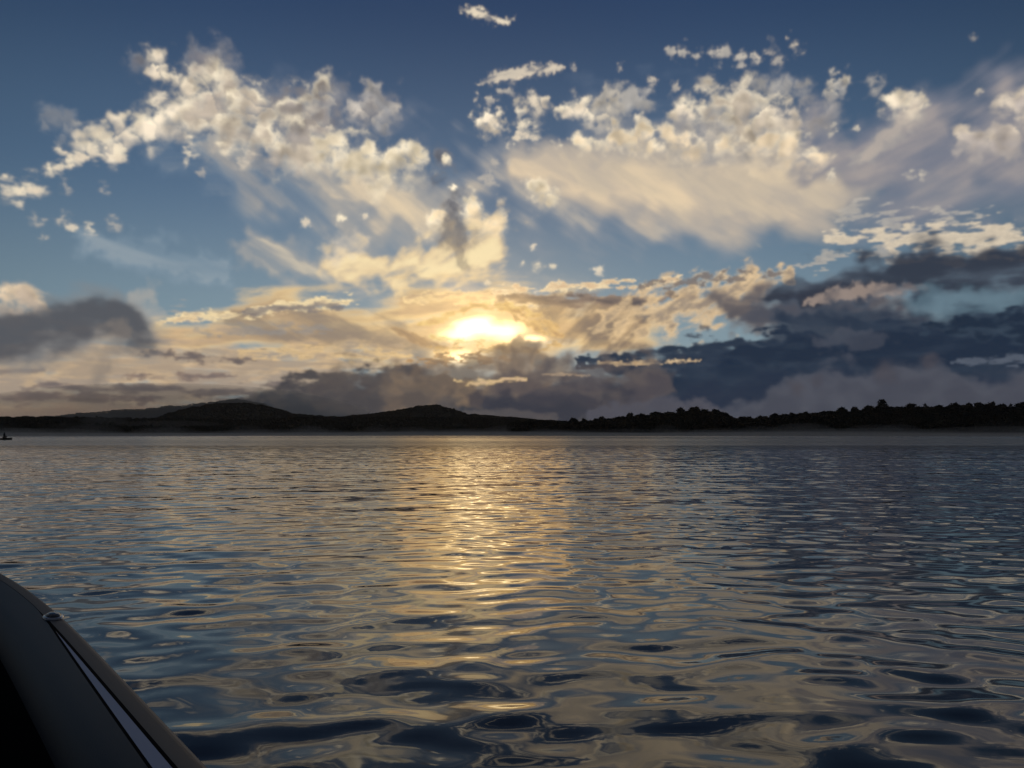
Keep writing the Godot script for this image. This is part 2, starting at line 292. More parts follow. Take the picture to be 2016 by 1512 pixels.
	cloud([Vector3(-23.56, 6.06, 1.40), Vector3(-15.44, 7.21, 3.16), Vector3(-7.31, 7.42, 3.86), Vector3(-0.28, 7.83, 3.51), Vector3(8.48, 7.05, 2.46)], amber, lin(190, 160, 124), 0.9, lay.merged({"seed": 1, "turn": 5.0}))
	cloud([Vector3(-18.67, 7.09, 1.40), Vector3(-13.45, 7.11, 2.11), Vector3(-8.68, 6.53, 2.11), Vector3(-4.85, 5.71, 1.26)], lin(176, 152, 122), ash, 0.7, lay.merged({"seed": 2, "turn": -24.0, "lo": -0.1, "stretch": 5.0}, true))
	cloud([Vector3(2.54, 7.82, 1.40), Vector3(6.05, 7.09, 2.11), Vector3(8.14, 7.75, 1.40)], lin(186, 154, 116), lin(112, 102, 98), 0.8, lay.merged({"seed": 3, "turn": 42.0, "stretch": 3.0, "lo": -0.15, "squash": 1.0}, true))
	cloud([Vector3(-22.99, 7.09, 0.28), Vector3(-20.56, 7.53, 0.56), Vector3(-18.04, 7.72, 0.49), Vector3(-15.46, 8.43, 0.63), Vector3(-11.11, 9.05, 0.56)], lin(255, 230, 178), lin(206, 184, 152), 0.97, flat.merged({"seed": 4, "turn": 4.0}))
	cloud([Vector3(-17.72, 7.93, 0.35), Vector3(-15.45, 8.16, 0.56), Vector3(-12.12, 8.51, 0.42)], lin(140, 132, 128), lin(118, 112, 114), 0.8, flat.merged({"seed": 5}))
	cloud([Vector3(-20.54, 6.52, 0.49), Vector3(-16.74, 6.83, 0.70), Vector3(-12.78, 6.96, 0.56)], lin(150, 146, 142), lin(140, 138, 138), 0.6, flat.merged({"seed": 51}))
	cloud([Vector3(-7.32, 9.15, 0.49), Vector3(-3.82, 9.41, 0.70), Vector3(-0.28, 9.29, 0.63), Vector3(2.55, 8.87, 0.42)], lin(250, 220, 164), lin(190, 164, 134), 0.85, flat.merged({"seed": 6}))
	cloud([Vector3(-0.99, 9.22, 0.49), Vector3(2.55, 9.14, 0.91), Vector3(6.76, 8.95, 1.05), Vector3(9.88, 9.09, 0.77), Vector3(12.61, 9.34, 0.42)], lin(150, 130, 114), lin(92, 86, 88), 0.97, flat.merged({"seed": 7, "amp": 1.0, "fine": 0.0, "freq": 1.0}, true))
	cloud([Vector3(-0.99, 9.85, 0.56), Vector3(5.37, 10.15, 0.70), Vector3(9.55, 10.12, 0.56), Vector3(11.60, 10.40, 0.49)], lin(252, 230, 186), peach, 0.9, flat.merged({"seed": 8, "lo": 0.35, "hi": 0.7}, true))
	# ---- the ribbed bank to the right of the sun
	cloud([Vector3(7.10, 7.60, 1.26), Vector3(11.58, 8.36, 1.61), Vector3(15.28, 9.41, 1.54), Vector3(18.22, 10.22, 0.49)], lin(232, 200, 154), lin(158, 140, 122), 0.92, flat.merged({"seed": 9, "turn": 20.0, "freq": 0.9, "stretch": 2.2, "lo": -0.2, "hi": 0.7, "squash": 1.0}, true))
	cloud([Vector3(9.20, 10.07, 0.49), Vector3(11.26, 10.14, 0.63), Vector3(13.63, 10.32, 0.77), Vector3(15.95, 10.38, 0.63), Vector3(18.06, 10.43, 0.28)], lin(240, 216, 178), lin(128, 118, 112), 0.9, flat.merged({"seed": 10, "turn": 6.0, "k0": 0.0, "k1": 0.7, "freq": 1.8, "stretch": 2.0, "hi": 0.8}, true))
	var murk := {"kind": "wisp", "stretch": 2.6, "freq": 0.5, "amp": 0.8, "lo": -0.25, "hi": 0.55, "k0": 0.0, "k1": 0.8, "warp": 0.5}
	cloud([Vector3(14.93, 8.24, 1.19), Vector3(18.17, 7.78, 1.97), Vector3(21.92, 7.92, 1.97), Vector3(24.87, 6.79, 1.61)], lin(116, 108, 106), lin(76, 76, 86), 0.95, murk.merged({"seed": 1, "amp": 0.5}, true))
	cloud([Vector3(18.20, 9.27, 1.05), Vector3(23.17, 9.61, 1.47), Vector3(27.52, 9.74, 1.75), Vector3(34.05, 9.40, 1.61)], lin(76, 86, 100), lin(48, 54, 68), 0.95, murk.merged({"seed": 2, "stretch": 4.0}, true))
	cloud([Vector3(19.77, 8.56, 0.28), Vector3(21.63, 8.84, 0.53), Vector3(23.75, 8.96, 0.53), Vector3(26.65, 9.01, 0.35)], lin(118, 112, 114), lin(168, 150, 138), 0.72, murk.merged({"seed": 3, "stretch": 5.0, "turn": 10.0}, true))
	cloud([Vector3(17.51, 6.80, 0.70), Vector3(20.66, 6.51, 1.75), Vector3(25.44, 6.45, 1.90), Vector3(35.12, 5.27, 2.46)], lin(56, 66, 82), lin(40, 51, 68), 0.92, murk.merged({"seed": 21, "stretch": 3.5, "amp": 0.6}, true))
	cloud([Vector3(26.62, 7.95, 0.91), Vector3(30.45, 7.73, 0.98), Vector3(33.99, 7.61, 1.26)], lin(82, 104, 118), lin(96, 120, 134), 0.65, murk.merged({"seed": 4, "stretch": 4.0}, true))
	cloud([Vector3(18.79, 7.09, 1.05), Vector3(22.49, 6.27, 1.26), Vector3(26.56, 5.44, 1.40)], lin(66, 76, 90), lin(42, 54, 72), 0.9, murk.merged({"seed": 5, "stretch": 4.0, "turn": -22.0}, true))
	cloud([Vector3(13.08, 7.12, 0.32), Vector3(13.41, 7.04, 0.32), Vector3(16.54, 6.84, 0.21)], lin(98, 96, 98), lin(86, 86, 92), 0.8, rag.merged({"seed": 55, "amp": 1.0}, true))
	# ---- bars of cloud low on the left
	var bar := {"kind": "wisp", "stretch": 7.0, "freq": 1.4, "amp": 1.0, "lo": -0.4, "hi": 0.6, "k0": -0.35, "k1": 0.7, "squash": 1.5, "warp": 0.5}
	cloud([Vector3(-38.75, 2.28, 3.86), Vector3(-29.13, 2.71, 4.21), Vector3(-20.47, 3.23, 3.86), Vector3(-13.40, 3.70, 2.11)], lin(244, 204, 152), lin(172, 154, 136), 0.95, bar.merged({"seed": 1}))
	cloud([Vector3(-36.59, 3.76, 1.40), Vector3(-26.41, 4.35, 1.54), Vector3(-17.35, 4.80, 1.26), Vector3(-7.98, 5.33, 1.26)], lin(246, 208, 152), lin(176, 156, 134), 0.8, bar.merged({"seed": 2, "lo": -0.1, "hi": 0.6}, true))
	cloud([Vector3(-24.42, 4.97, 0.21), Vector3(-22.64, 4.97, 0.49), Vector3(-20.50, 4.84, 0.63), Vector3(-17.35, 4.74, 0.28)], lin(140, 124, 112), lin(104, 96, 96), 0.95, flat.merged({"seed": 21}))
	cloud([Vector3(-25.54, 3.53, 0.18), Vector3(-22.61, 3.58, 0.42), Vector3(-20.47, 3.60, 0.42), Vector3(-18.28, 3.71, 0.18)], lin(150, 130, 116), lin(116, 104, 102), 0.9, flat.merged({"seed": 22}))
	cloud([Vector3(-30.71, 2.76, 0.35), Vector3(-25.23, 2.71, 0.70), Vector3(-20.45, 2.48, 0.77), Vector3(-15.37, 3.16, 0.77)], lin(136, 122, 114), lin(106, 98, 100), 0.88, flat.merged({"seed": 23, "stretch": 6.0}, true))
	cloud([Vector3(-37.64, 1.82, 0.70), Vector3(-31.72, 1.98, 0.77), Vector3(-26.92, 2.17, 0.63), Vector3(-23.46, 1.97, 0.35)], lin(136, 118, 112), lin(116, 104, 102), 0.85, flat.merged({"seed": 24, "stretch": 6.0}, true))
	cloud([Vector3(-36.58, 3.34, 0.56), Vector3(-31.77, 3.62, 0.49), Vector3(-29.42, 3.77, 0.28)], lin(150, 136, 124), lin(126, 116, 112), 0.8, flat.merged({"seed": 25, "stretch": 6.0}, true))
	cloud([Vector3(-17.99, 5.25, 0.49), Vector3(-15.41, 5.46, 0.63), Vector3(-11.41, 5.28, 0.91), Vector3(-7.29, 5.34, 0.56)], lin(252, 214, 150), lin(150, 130, 112), 0.8, flat.merged({"seed": 11, "freq": 1.7, "stretch": 5.0, "hi": 0.9}, true))
	# ---- the dark smoky heap at the left edge
	cloud([Vector3(-31.63, 7.42, 1.19), Vector3(-30.60, 7.66, 1.05), Vector3(-29.93, 7.25, 0.91), Vector3(-31.10, 6.87, 1.05)], lin(242, 214, 176), lin(200, 180, 158), 0.95, heap.merged({"seed": 51, "amp": 0.8}, true))
	cloud([Vector3(-24.05, 7.96, 1.05), Vector3(-23.59, 7.50, 0.84)], lin(190, 180, 166), haze, 0.7, veil.merged({"seed": 52, "stretch": 1.5}, true))
	cloud([Vector3(-35.25, 4.97, 2.32), Vector3(-30.80, 5.71, 1.83), Vector3(-28.68, 6.11, 1.90), Vector3(-27.05, 7.05, 1.90), Vector3(-26.06, 7.04, 1.83), Vector3(-24.30, 6.19, 1.40)], lin(134, 134, 134), lin(86, 88, 94), 0.97, {"kind": "fbm", "stretch": 1.8, "freq": 0.5, "amp": 0.36, "lo": -0.3, "hi": 0.5, "k0": -0.1, "k1": 0.6, "seed": 53, "squash": 1.0, "warp": 0.12})
	cloud([Vector3(-25.61, 6.12, 0.84), Vector3(-26.42, 4.51, 0.77), Vector3(-26.67, 3.24, 0.56)], lin(146, 134, 122), lin(128, 120, 114), 0.6, veil.merged({"seed": 54, "turn": 75.0}))
	# ---- sun
	shine(Vector2(-1.87, 7.41), 5.0, 2.2, Color(0.72, 0.45, 0.15))
	shine(Vector2(-3.81, 6.77), 1.0, 0.5, Color(1.6, 1.2, 0.6), 1.3)
	shine(Vector2(-2.33, 7.37), 1.15, 0.6, Color(2.2, 1.75, 1.0), 1.3)
	shine(Vector2(-0.28, 6.99), 1.1, 0.45, Color(1.8, 1.4, 0.7), 1.3)
	shine(Vector2(1.48, 6.50), 0.9, 0.22, Color(1.5, 1.1, 0.55), 1.2)
	cloud([Vector3(-6.26, 7.44, 0.35), Vector3(-4.51, 7.98, 0.49), Vector3(-2.76, 8.66, 0.49), Vector3(-0.28, 8.74, 0.49), Vector3(2.19, 8.10, 0.49)], lin(255, 218, 140), lin(214, 170, 112), 0.75, flat.merged({"seed": 71, "freq": 1.8, "amp": 1.2}, true))
	cloud([Vector3(-0.28, 8.60, 0.42), Vector3(1.31, 7.69, 0.46), Vector3(3.24, 6.91, 0.53)], lin(246, 204, 132), lin(196, 156, 112), 0.85, flat.merged({"seed": 74, "freq": 1.5, "amp": 1.0, "squash": 1.0, "stretch": 2.2, "turn": -28.0}, true))
	cloud([Vector3(-5.56, 6.61, 0.21), Vector3(-4.16, 6.35, 0.35), Vector3(-2.05, 6.36, 0.28)], lin(255, 232, 160), lin(240, 200, 130), 0.8, flat.merged({"seed": 75, "freq": 2.2, "amp": 1.3}, true))
	cloud([Vector3(-0.99, 5.94, 0.35), Vector3(1.13, 5.73, 0.49), Vector3(2.89, 6.00, 0.42)], lin(240, 196, 124), lin(170, 140, 108), 0.8, flat.merged({"seed": 72, "freq": 1.8}, true))
	cloud([Vector3(-8.00, 7.06, 0.35), Vector3(-6.25, 6.32, 0.56), Vector3(-4.50, 5.71, 0.42)], lin(200, 160, 110), lin(160, 132, 104), 0.7, lay.merged({"seed": 73, "turn": -30.0, "freq": 1.4}, true))
	# ---- dark bank in front of it
	cloud([Vector3(-5.20, 5.78, 0.56), Vector3(-1.69, 5.80, 0.70), Vector3(1.48, 5.73, 0.49)], lin(250, 206, 130), lin(170, 140, 104), 0.7, flat.merged({"seed": 12, "freq": 2.6, "lo": 0.4, "hi": 0.65}, true))
	shine(Vector2(-3.45, 5.23), 1.5, 0.45, Color(1.3, 0.9, 0.36), 1.2)
	cloud([Vector3(-6.59, 4.93, 0.70), Vector3(-3.80, 5.16, 0.84), Vector3(-0.28, 5.10, 0.56)], lin(200, 156, 104), lin(140, 116, 92), 0.85, flat.merged({"seed": 13, "freq": 2.8, "lo": 0.3, "hi": 0.55}, true))
	var bank := {"kind": "fbm", "stretch": 2.2, "freq": 0.9, "amp": 0.7, "lo": 0.0, "hi": 0.42, "k0": 0.05, "k1": 0.7, "warp": 0.4}
	var gloom := {"kind": "fbm", "stretch": 6.0, "freq": 0.8, "amp": 0.35, "lo": 0.0, "hi": 0.5, "k0": 0.0, "k1": 0.8, "warp": 0.15}
	cloud([Vector3(-42.69, 0.09, 2.11), Vector3(-26.30, 0.11, 1.97), Vector3(-17.90, 0.11, 1.75)], lin(190, 162, 140), lin(170, 146, 130), 0.9, gloom.merged({"seed": 1}))
	cloud([Vector3(-22.51, -0.54, 1.40), Vector3(-15.33, 0.11, 2.81), Vector3(-8.63, 0.12, 3.16), Vector3(10.13, 0.12, 3.16), Vector3(38.32, 0.09, 3.51)], lin(60, 62, 70), lin(54, 58, 68), 0.99, gloom.merged({"seed": 2}))
	cloud([Vector3(-22.54, 0.89, 0.28), Vector3(-19.19, 1.37, 0.77), Vector3(-16.33, 1.80, 1.33), Vector3(-10.69, 1.84, 2.11), Vector3(-0.28, 1.87, 2.46), Vector3(10.15, 1.84, 2.46)], lin(84, 82, 84), lin(56, 60, 68), 0.98, bank.merged({"seed": 1, "amp": 0.35, "hi": 0.5, "warp": 0.1}, true))
	cloud([Vector3(-18.25, 1.94, 0.49), Vector3(-15.86, 2.75, 0.77), Vector3(-14.06, 3.25, 0.98), Vector3(-11.39, 3.73, 1.05), Vector3(-8.66, 3.76, 1.05), Vector3(-5.89, 3.61, 1.05), Vector3(-3.79, 2.92, 1.40)], lin(104, 96, 90), lin(70, 68, 72), 0.95, bank.merged({"seed": 2, "hi": 0.6, "amp": 0.8}, true))
	cloud([Vector3(-7.27, 3.25, 1.75), Vector3(-2.04, 3.80, 1.61), Vector3(1.13, 4.33, 1.61), Vector3(3.94, 4.14, 1.05)], lin(156, 130, 102), lin(112, 98, 86), 0.8, murk.merged({"seed": 6, "stretch": 1.6}, true))
	cloud([Vector3(1.13, 5.55, 1.26), Vector3(0.42, 4.33, 1.40)], lin(160, 136, 110), lin(126, 110, 96), 0.8, murk.merged({"seed": 7, "turn": 60.0, "stretch": 1.8}, true))
	cloud([Vector3(-12.72, 2.85, 1.40), Vector3(-8.65, 2.54, 1.75), Vector3(-4.49, 2.22, 1.40)], lin(104, 94, 88), lin(82, 76, 76), 0.6, murk.merged({"seed": 8, "stretch": 1.5}, true))
	cloud([Vector3(4.64, 4.87, 0.28), Vector3(8.46, 4.98, 0.70), Vector3(11.88, 5.09, 1.05), Vector3(15.54, 5.52, 1.12), Vector3(18.77, 6.16, 0.77), Vector3(20.03, 6.24, 0.35)], lin(76, 86, 98), lin(36, 49, 68), 0.98, bank.merged({"seed": 3, "amp": 0.9, "stretch": 3.4, "freq": 1.2}, true))
	cloud([Vector3(6.03, 4.13, 0.63), Vector3(10.84, 3.56, 2.11), Vector3(18.73, 3.77, 2.46), Vector3(25.94, 3.58, 3.86), Vector3(36.23, 3.78, 4.56)], lin(50, 62, 79), lin(32, 46, 66), 0.99, bank.merged({"seed": 4, "stretch": 4.0, "amp": 0.45}, true))
	cloud([Vector3(10.15, 1.84, 2.11), Vector3(19.94, 1.76, 2.46), Vector3(36.15, 1.51, 2.81)], lin(42, 54, 72), lin(36, 48, 68), 0.99, bank.merged({"seed": 41, "amp": 0.3}, true))
	cloud([Vector3(14.88, 5.03, 0.56), Vector3(20.01, 5.22, 1.26), Vector3(25.98, 5.09, 1.90), Vector3(35.10, 4.69, 2.25)], lin(48, 60, 77), lin(33, 46, 65), 0.95, bank.merged({"seed": 42, "stretch": 5.0, "amp": 0.4}, true))
	cloud([Vector3(26.59, 6.54, 0.35), Vector3(28.26, 6.60, 0.63), Vector3(30.92, 6.28, 1.05), Vector3(35.14, 5.99, 1.40)], lin(56, 70, 86), lin(32, 45, 63), 0.98, bank.merged({"seed": 5, "stretch": 3.0, "freq": 1.4}, true))
	cloud([Vector3(20.65, 5.86, 0.70), Vector3(22.18, 6.02, 0.84), Vector3(23.67, 5.83, 0.56)], lin(90, 92, 102), lin(74, 78, 90), 0.5, murk.merged({"seed": 9}))
	cloud([Vector3(6.04, 4.79, 0.18), Vector3(8.12, 4.77, 0.39), Vector3(10.52, 4.81, 0.28), Vector3(12.88, 4.84, 0.14)], lin(238, 208, 164), lin(200, 166, 124), 0.9, flat.merged({"seed": 14, "freq": 2.0, "hi": 0.85}, true))
	cloud([Vector3(28.20, 4.31, 0.18), Vector3(30.34, 4.28, 0.46), Vector3(33.39, 4.32, 0.49)], lin(92, 100, 114), lin(84, 92, 106), 0.85, flat.merged({"seed": 61}))
	# ---- dull cloud hanging over the middle, and fog banks behind the right shore
	cloud([Vector3(-0.28, 3.10, 1.40), Vector3(4.98, 3.44, 1.83), Vector3(8.79, 3.41, 1.75), Vector3(10.17, 3.74, 1.26)], lin(106, 96, 92), lin(84, 78, 82), 0.82, murk.merged({"seed": 10, "stretch": 1.8}, true))
	cloud([Vector3(-2.04, 2.05, 0.84), Vector3(3.23, 1.87, 1.40), Vector3(8.09, 2.03, 1.26)], lin(62, 62, 72), lin(54, 56, 68), 0.8, murk.merged({"seed": 11}))
	cloud([Vector3(-3.79, 3.55, 0.21), Vector3(-1.69, 3.45, 0.46), Vector3(-0.28, 3.63, 0.28), Vector3(0.95, 3.70, 0.18)], amber, peach, 0.85, flat.merged({"seed": 15, "freq": 2.0, "hi": 0.95}, true))
	cloud([Vector3(2.18, 4.04, 0.11), Vector3(3.59, 4.04, 0.25), Vector3(5.33, 3.96, 0.14)], peach, ash, 0.7, flat.merged({"seed": 16, "freq": 2.0, "hi": 0.9}, true))
	var fogbank := {"kind": "fbm", "stretch": 1.3, "freq": 0.5, "amp": 0.5, "lo": -0.1, "hi": 0.45, "k0": 0.1, "k1": 0.8, "warp": 0.3}
	cloud([Vector3(14.48, 0.45, 1.05), Vector3(18.05, 1.38, 2.11), Vector3(19.94, 1.76, 2.11), Vector3(23.58, 2.04, 2.46), Vector3(26.76, 2.45, 2.53), Vector3(28.65, 1.18, 1.97), Vector3(31.55, 1.45, 2.11), Vector3(36.15, 1.51, 2.46)], lin(82, 85, 96), lin(72, 75, 87), 0.97, fogbank.merged({"seed": 1}))
	cloud([Vector3(19.03, 2.93, 0.70), Vector3(20.28, 3.40, 0.63), Vector3(24.50, 3.78, 0.91), Vector3(26.81, 4.33, 0.63)], lin(70, 70, 80), lin(76, 74, 82), 0.7, fogbank.merged({"seed": 4, "hi": 0.8, "heap": true}, true))
	cloud([Vector3(5.67, 1.09, 0.63), Vector3(7.74, 1.44, 0.77), Vector3(11.16, 1.63, 0.91), Vector3(12.84, 1.48, 0.84), Vector3(14.16, 1.13, 0.70)], lin(84, 84, 94), lin(80, 80, 90), 0.9, fogbank.merged({"seed": 2, "freq": 0.8}, true))
	cloud([Vector3(-3.08, 1.24, 0.35), Vector3(-0.98, 1.24, 0.42), Vector3(1.47, 1.10, 0.42), Vector3(2.87, 1.03, 0.35)], lin(92, 86, 86), lin(86, 82, 84), 0.8, fogbank.merged({"seed": 3, "freq": 0.8}, true))


func make_sky() -> ImageTexture:
	base_sky()
	paint_clouds()
	# unseen rest of the sky, coarser; its cloud darkened so the low bank stays dark
	var w := 512
	var h := 256
	var far := PackedFloat32Array()
	far.resize(w * h * 4)
	var nz := noise("wisp")
	for y in h:
		var el := 90.0 - (y + 0.5) * 180.0 / h
		for x in w:
			var az := (x + 0.5) * 360.0 / w - 180.0
			var c := air(az, maxf(el, 0.0))
			var d := Vector3(sin(deg_to_rad(az)) * cos(deg_to_rad(el)), sin(deg_to_rad(el)), -cos(deg_to_rad(az)) * cos(deg_to_rad(el)))
			var away := smoothstep(30.0, 120.0, absf(az))
			var n := nz.get_noise_3d(d.x * 3.0, d.y * 8.0 + 5.0, d.z * 3.0)
			var lit := lin(170, 158, 142).lerp(lin(62, 68, 80), away)  # cloud colour darkened towards the unseen sides and back
			c = c.lerp(lit, 0.75 * smoothstep(0.0, 0.4, n) * smoothstep(60.0, 20.0, el))
			var low := smoothstep(9.0, 4.0, el + 5.0 * n)
			c = c.lerp(lin(66, 70, 80), low * 0.8)
			var k := (y * w + x) * 4
			far[k] = c.r
			far[k + 1] = c.g
			far[k + 2] = c.b
			far[k + 3] = 1.0
	var im := Image.create_from_data(w, h, false, Image.FORMAT_RGBAF, far.to_byte_array())
	im.resize(PW, PH, Image.INTERPOLATE_BILINEAR)
	var ox := int((A0 + 180.0) * PW / 360.0)
	var oy := int((90.0 - E1) * PH / 180.0)
	var cut := im.get_region(Rect2i(ox, oy, rw, rh)).get_data().to_float32_array()
	for y in rh:
		var ey := smoothstep(0.0, 70.0, float(y))
		for x in rw:
			var e := ey * smoothstep(0.0, 90.0, float(mini(x, rw - 1 - x)))
			var k := (y * rw + x) * 4
			var j := y * rw + x
			cut[k] = lerpf(cut[k], red[j], e)
			cut[k + 1] = lerpf(cut[k + 1], grn[j], e)
			cut[k + 2] = lerpf(cut[k + 2], blu[j], e)
	var part := Image.create_from_data(rw, rh, false, Image.FORMAT_RGBAF, cut.to_byte_array())
	im.blit_rect(part, Rect2i(0, 0, rw, rh), Vector2i(ox, oy))
	# the panorama begins and ends straight ahead
	var out := Image.create_empty(PW, PH, false, Image.FORMAT_RGBAF)
	out.blit_rect(im, Rect2i(PW / 2, 0, PW / 2, PH), Vector2i(0, 0))
	out.blit_rect(im, Rect2i(0, 0, PW / 2, PH), Vector2i(PW / 2, 0))
	return ImageTexture.create_from_image(out)


# ---------------------------------------------------------------- helpers
func paint(c: Color, rough := 0.8, spec := 0.5) -> StandardMaterial3D:
	var m := StandardMaterial3D.new()
	m.albedo_color = c.linear_to_srgb()
	m.roughness = rough
	m.metallic_specular = spec
	return m


func tag(o: Node, label: String, category: String, group := "", kind := "") -> void:
	if label:
		o.set_meta("label", label)
	if category:
		o.set_meta("category", category)
	if group:
		o.set_meta("group", group)
	if kind:
		o.set_meta("kind", kind)


func put(called: String, mesh: Mesh, m: Material, parent: Node = self) -> MeshInstance3D:
	var o := MeshInstance3D.new()
	o.name = called
	o.mesh = mesh
	o.material_override = m
	parent.add_child(o, true)
	return o


func from_arrays(v: PackedVector3Array, n: PackedVector3Array, i: PackedInt32Array, uv := PackedVector2Array()) -> ArrayMesh:
	var a := []
	a.resize(Mesh.ARRAY_MAX)
	a[Mesh.ARRAY_VERTEX] = v
	a[Mesh.ARRAY_NORMAL] = n
	if uv.size():
		a[Mesh.ARRAY_TEX_UV] = uv
	a[Mesh.ARRAY_INDEX] = i
	var m := ArrayMesh.new()
	m.add_surface_from_arrays(Mesh.PRIMITIVE_TRIANGLES, a)
	return m


# A grid of points (rows of equal length) as one smooth sheet.
func sheet(rows: Array) -> ArrayMesh:
	var w: int = rows[0].size()
	var st := SurfaceTool.new()
	st.begin(Mesh.PRIMITIVE_TRIANGLES)
	st.set_smooth_group(0)
	for r in rows:
		for p in r:
			st.add_vertex(p)
	for y in rows.size() - 1:
		for x in w - 1:
			var a := y * w + x
			for k in [a, a + 1, a + w, a + 1, a + w + 1, a + w]:
				st.add_index(k)
	st.generate_normals()
	return st.commit()


# ---------------------------------------------------------------- water
var wkx := PackedFloat32Array()
var wkz := PackedFloat32Array()
var wph := PackedFloat32Array()
var wam := PackedFloat32Array()


func make_waves() -> void:
	var rng := RandomNumberGenerator.new()
	rng.seed = 41
	for i in 34:
		var l := 0.2 * pow(12.0, float(i) / 33.0)                      # wavelengths from 0.2 to 2.4 m
		var dir := deg_to_rad(8.0 + rng.randfn(0.0, 21.0))
		var slope := 0.0155 * exp(-pow(log(l / 0.46) / 0.75, 2.0) * 0.5)
		var k := TAU / l
		wkx.append(k * sin(dir))
		wkz.append(k * cos(dir))
		wph.append(rng.randf() * TAU)
		wam.append(slope / k)


func wave_reach(z: float) -> float:
	if z > -20.0:
		return lerpf(14.0, 34.0, clampf((-14.0 - z) / 6.0, 0.0, 1.0))
	return lerpf(34.0, 72.0, clampf((-40.0 - z) / 10.0, 0.0, 1.0))


func wave_sheet(x1: float, z0: float, z1: float, cell: float, coarse_edge: bool) -> ArrayMesh:
	var nx := int(round(2.0 * x1 / cell)) + 1
	var nz := int(round((z0 - z1) / cell)) + 1
	var v := PackedVector3Array()
	var n := PackedVector3Array()
	var uv := PackedVector2Array()
	v.resize(nx * nz)
	n.resize(nx * nz)
	uv.resize(nx * nz)
	var first := 0
	while TAU / Vector2(wkx[first], wkz[first]).length() < cell * 2.6:
		first += 1
	var count := wkx.size()
	var gust := noise("smooth")
	for j in nz:
		var z := z0 - j * cell
		var fade := smoothstep(4.0, 2.0, z) * smoothstep(-89.0, -50.0, z)
		var reach := wave_reach(z)
		for i in nx:
			var x := -x1 + i * cell
			var w := fade * smoothstep(reach, reach * 0.86, absf(x))
			var h := 0.0
			var hx := 0.0
			var hz := 0.0
			if w > 0.0:
				w *= 0.95 + 0.45 * gust.get_noise_2d(x * 0.09, z * 0.14)
				for k in range(first, count):
					var p := wkx[k] * x + wkz[k] * z + wph[k]
					var c := cos(p) * wam[k]
					h += sin(p) * wam[k]
					hx += c * wkx[k]
					hz += c * wkz[k]
			var at := j * nx + i
			v[at] = Vector3(x, h * w, z)
			n[at] = Vector3(-hx * w, 1.0, -hz * w).normalized()
			uv[at] = turned(x, z)
	if coarse_edge:                                            # meet the coarser sheet without gaps
		for i in range(1, nx - 1, 2):
			var at := (nz - 1) * nx + i
			v[at].y = (v[at - 1].y + v[at + 1].y) * 0.5
	var idx := PackedInt32Array()
	idx.resize((nx - 1) * (nz - 1) * 6)
	var q := 0
	for j in nz - 1:
		for i in nx - 1:
			var a := j * nx + i
			idx[q] = a
			idx[q + 1] = a + nx
			idx[q + 2] = a + 1
			idx[q + 3] = a + 1
			idx[q + 4] = a + nx
			idx[q + 5] = a + nx + 1
			q += 6
	return from_arrays(v, n, idx, uv)


func turned(x: float, z: float) -> Vector2:
	return Vector2(x * 0.974 + z * 0.225, z * 0.974 - x * 0.225) / 17.0


func ripple_map() -> ImageTexture:
	# normals of a patch of small waves that repeats every 17 m
	var size := 512
	var rng := RandomNumberGenerator.new()
	rng.seed = 5
	var gx := PackedFloat32Array()
	var gz := PackedFloat32Array()
	gx.resize(size * size)
	gz.resize(size * size)
	for i in 34:
		var l := 0.45 * pow(8.0, float(i) / 33.0)
		var dir := deg_to_rad(20.0 + rng.randfn(0.0, 32.0))
		var a := roundi(17.0 / l * sin(dir))
		var b := roundi(17.0 / l * cos(dir))
		var s := 0.021
		var ph := rng.randf() * TAU
		var fl := maxf(Vector2(a, b).length(), 0.01)
		var sx := s * a / fl
		var sz := s * b / fl
		var cu := PackedFloat32Array()
		var su := PackedFloat32Array()
		for x in size:
			cu.append(cos(TAU * a * x / size))
			su.append(sin(TAU * a * x / size))
		for y in size:
			var cv := cos(TAU * b * y / size + ph)
			var sv := sin(TAU * b * y / size + ph)
			for x in size:
				var c := cu[x] * cv - su[x] * sv
				gx[y * size + x] += c * sx
				gz[y * size + x] += c * sz
	var bytes := PackedByteArray()
	bytes.resize(size * size * 3)
	for k in size * size:
		var nn := Vector3(-gx[k] * 2.0, gz[k] * 2.0, 1.0).normalized()
		bytes[k * 3] = int((nn.x * 0.5 + 0.5) * 255.0 + 0.5)
		bytes[k * 3 + 1] = int((nn.y * 0.5 + 0.5) * 255.0 + 0.5)
		bytes[k * 3 + 2] = int((nn.z * 0.5 + 0.5) * 255.0 + 0.5)
	return ImageTexture.create_from_image(Image.create_from_data(size, size, false, Image.FORMAT_RGB8, bytes))


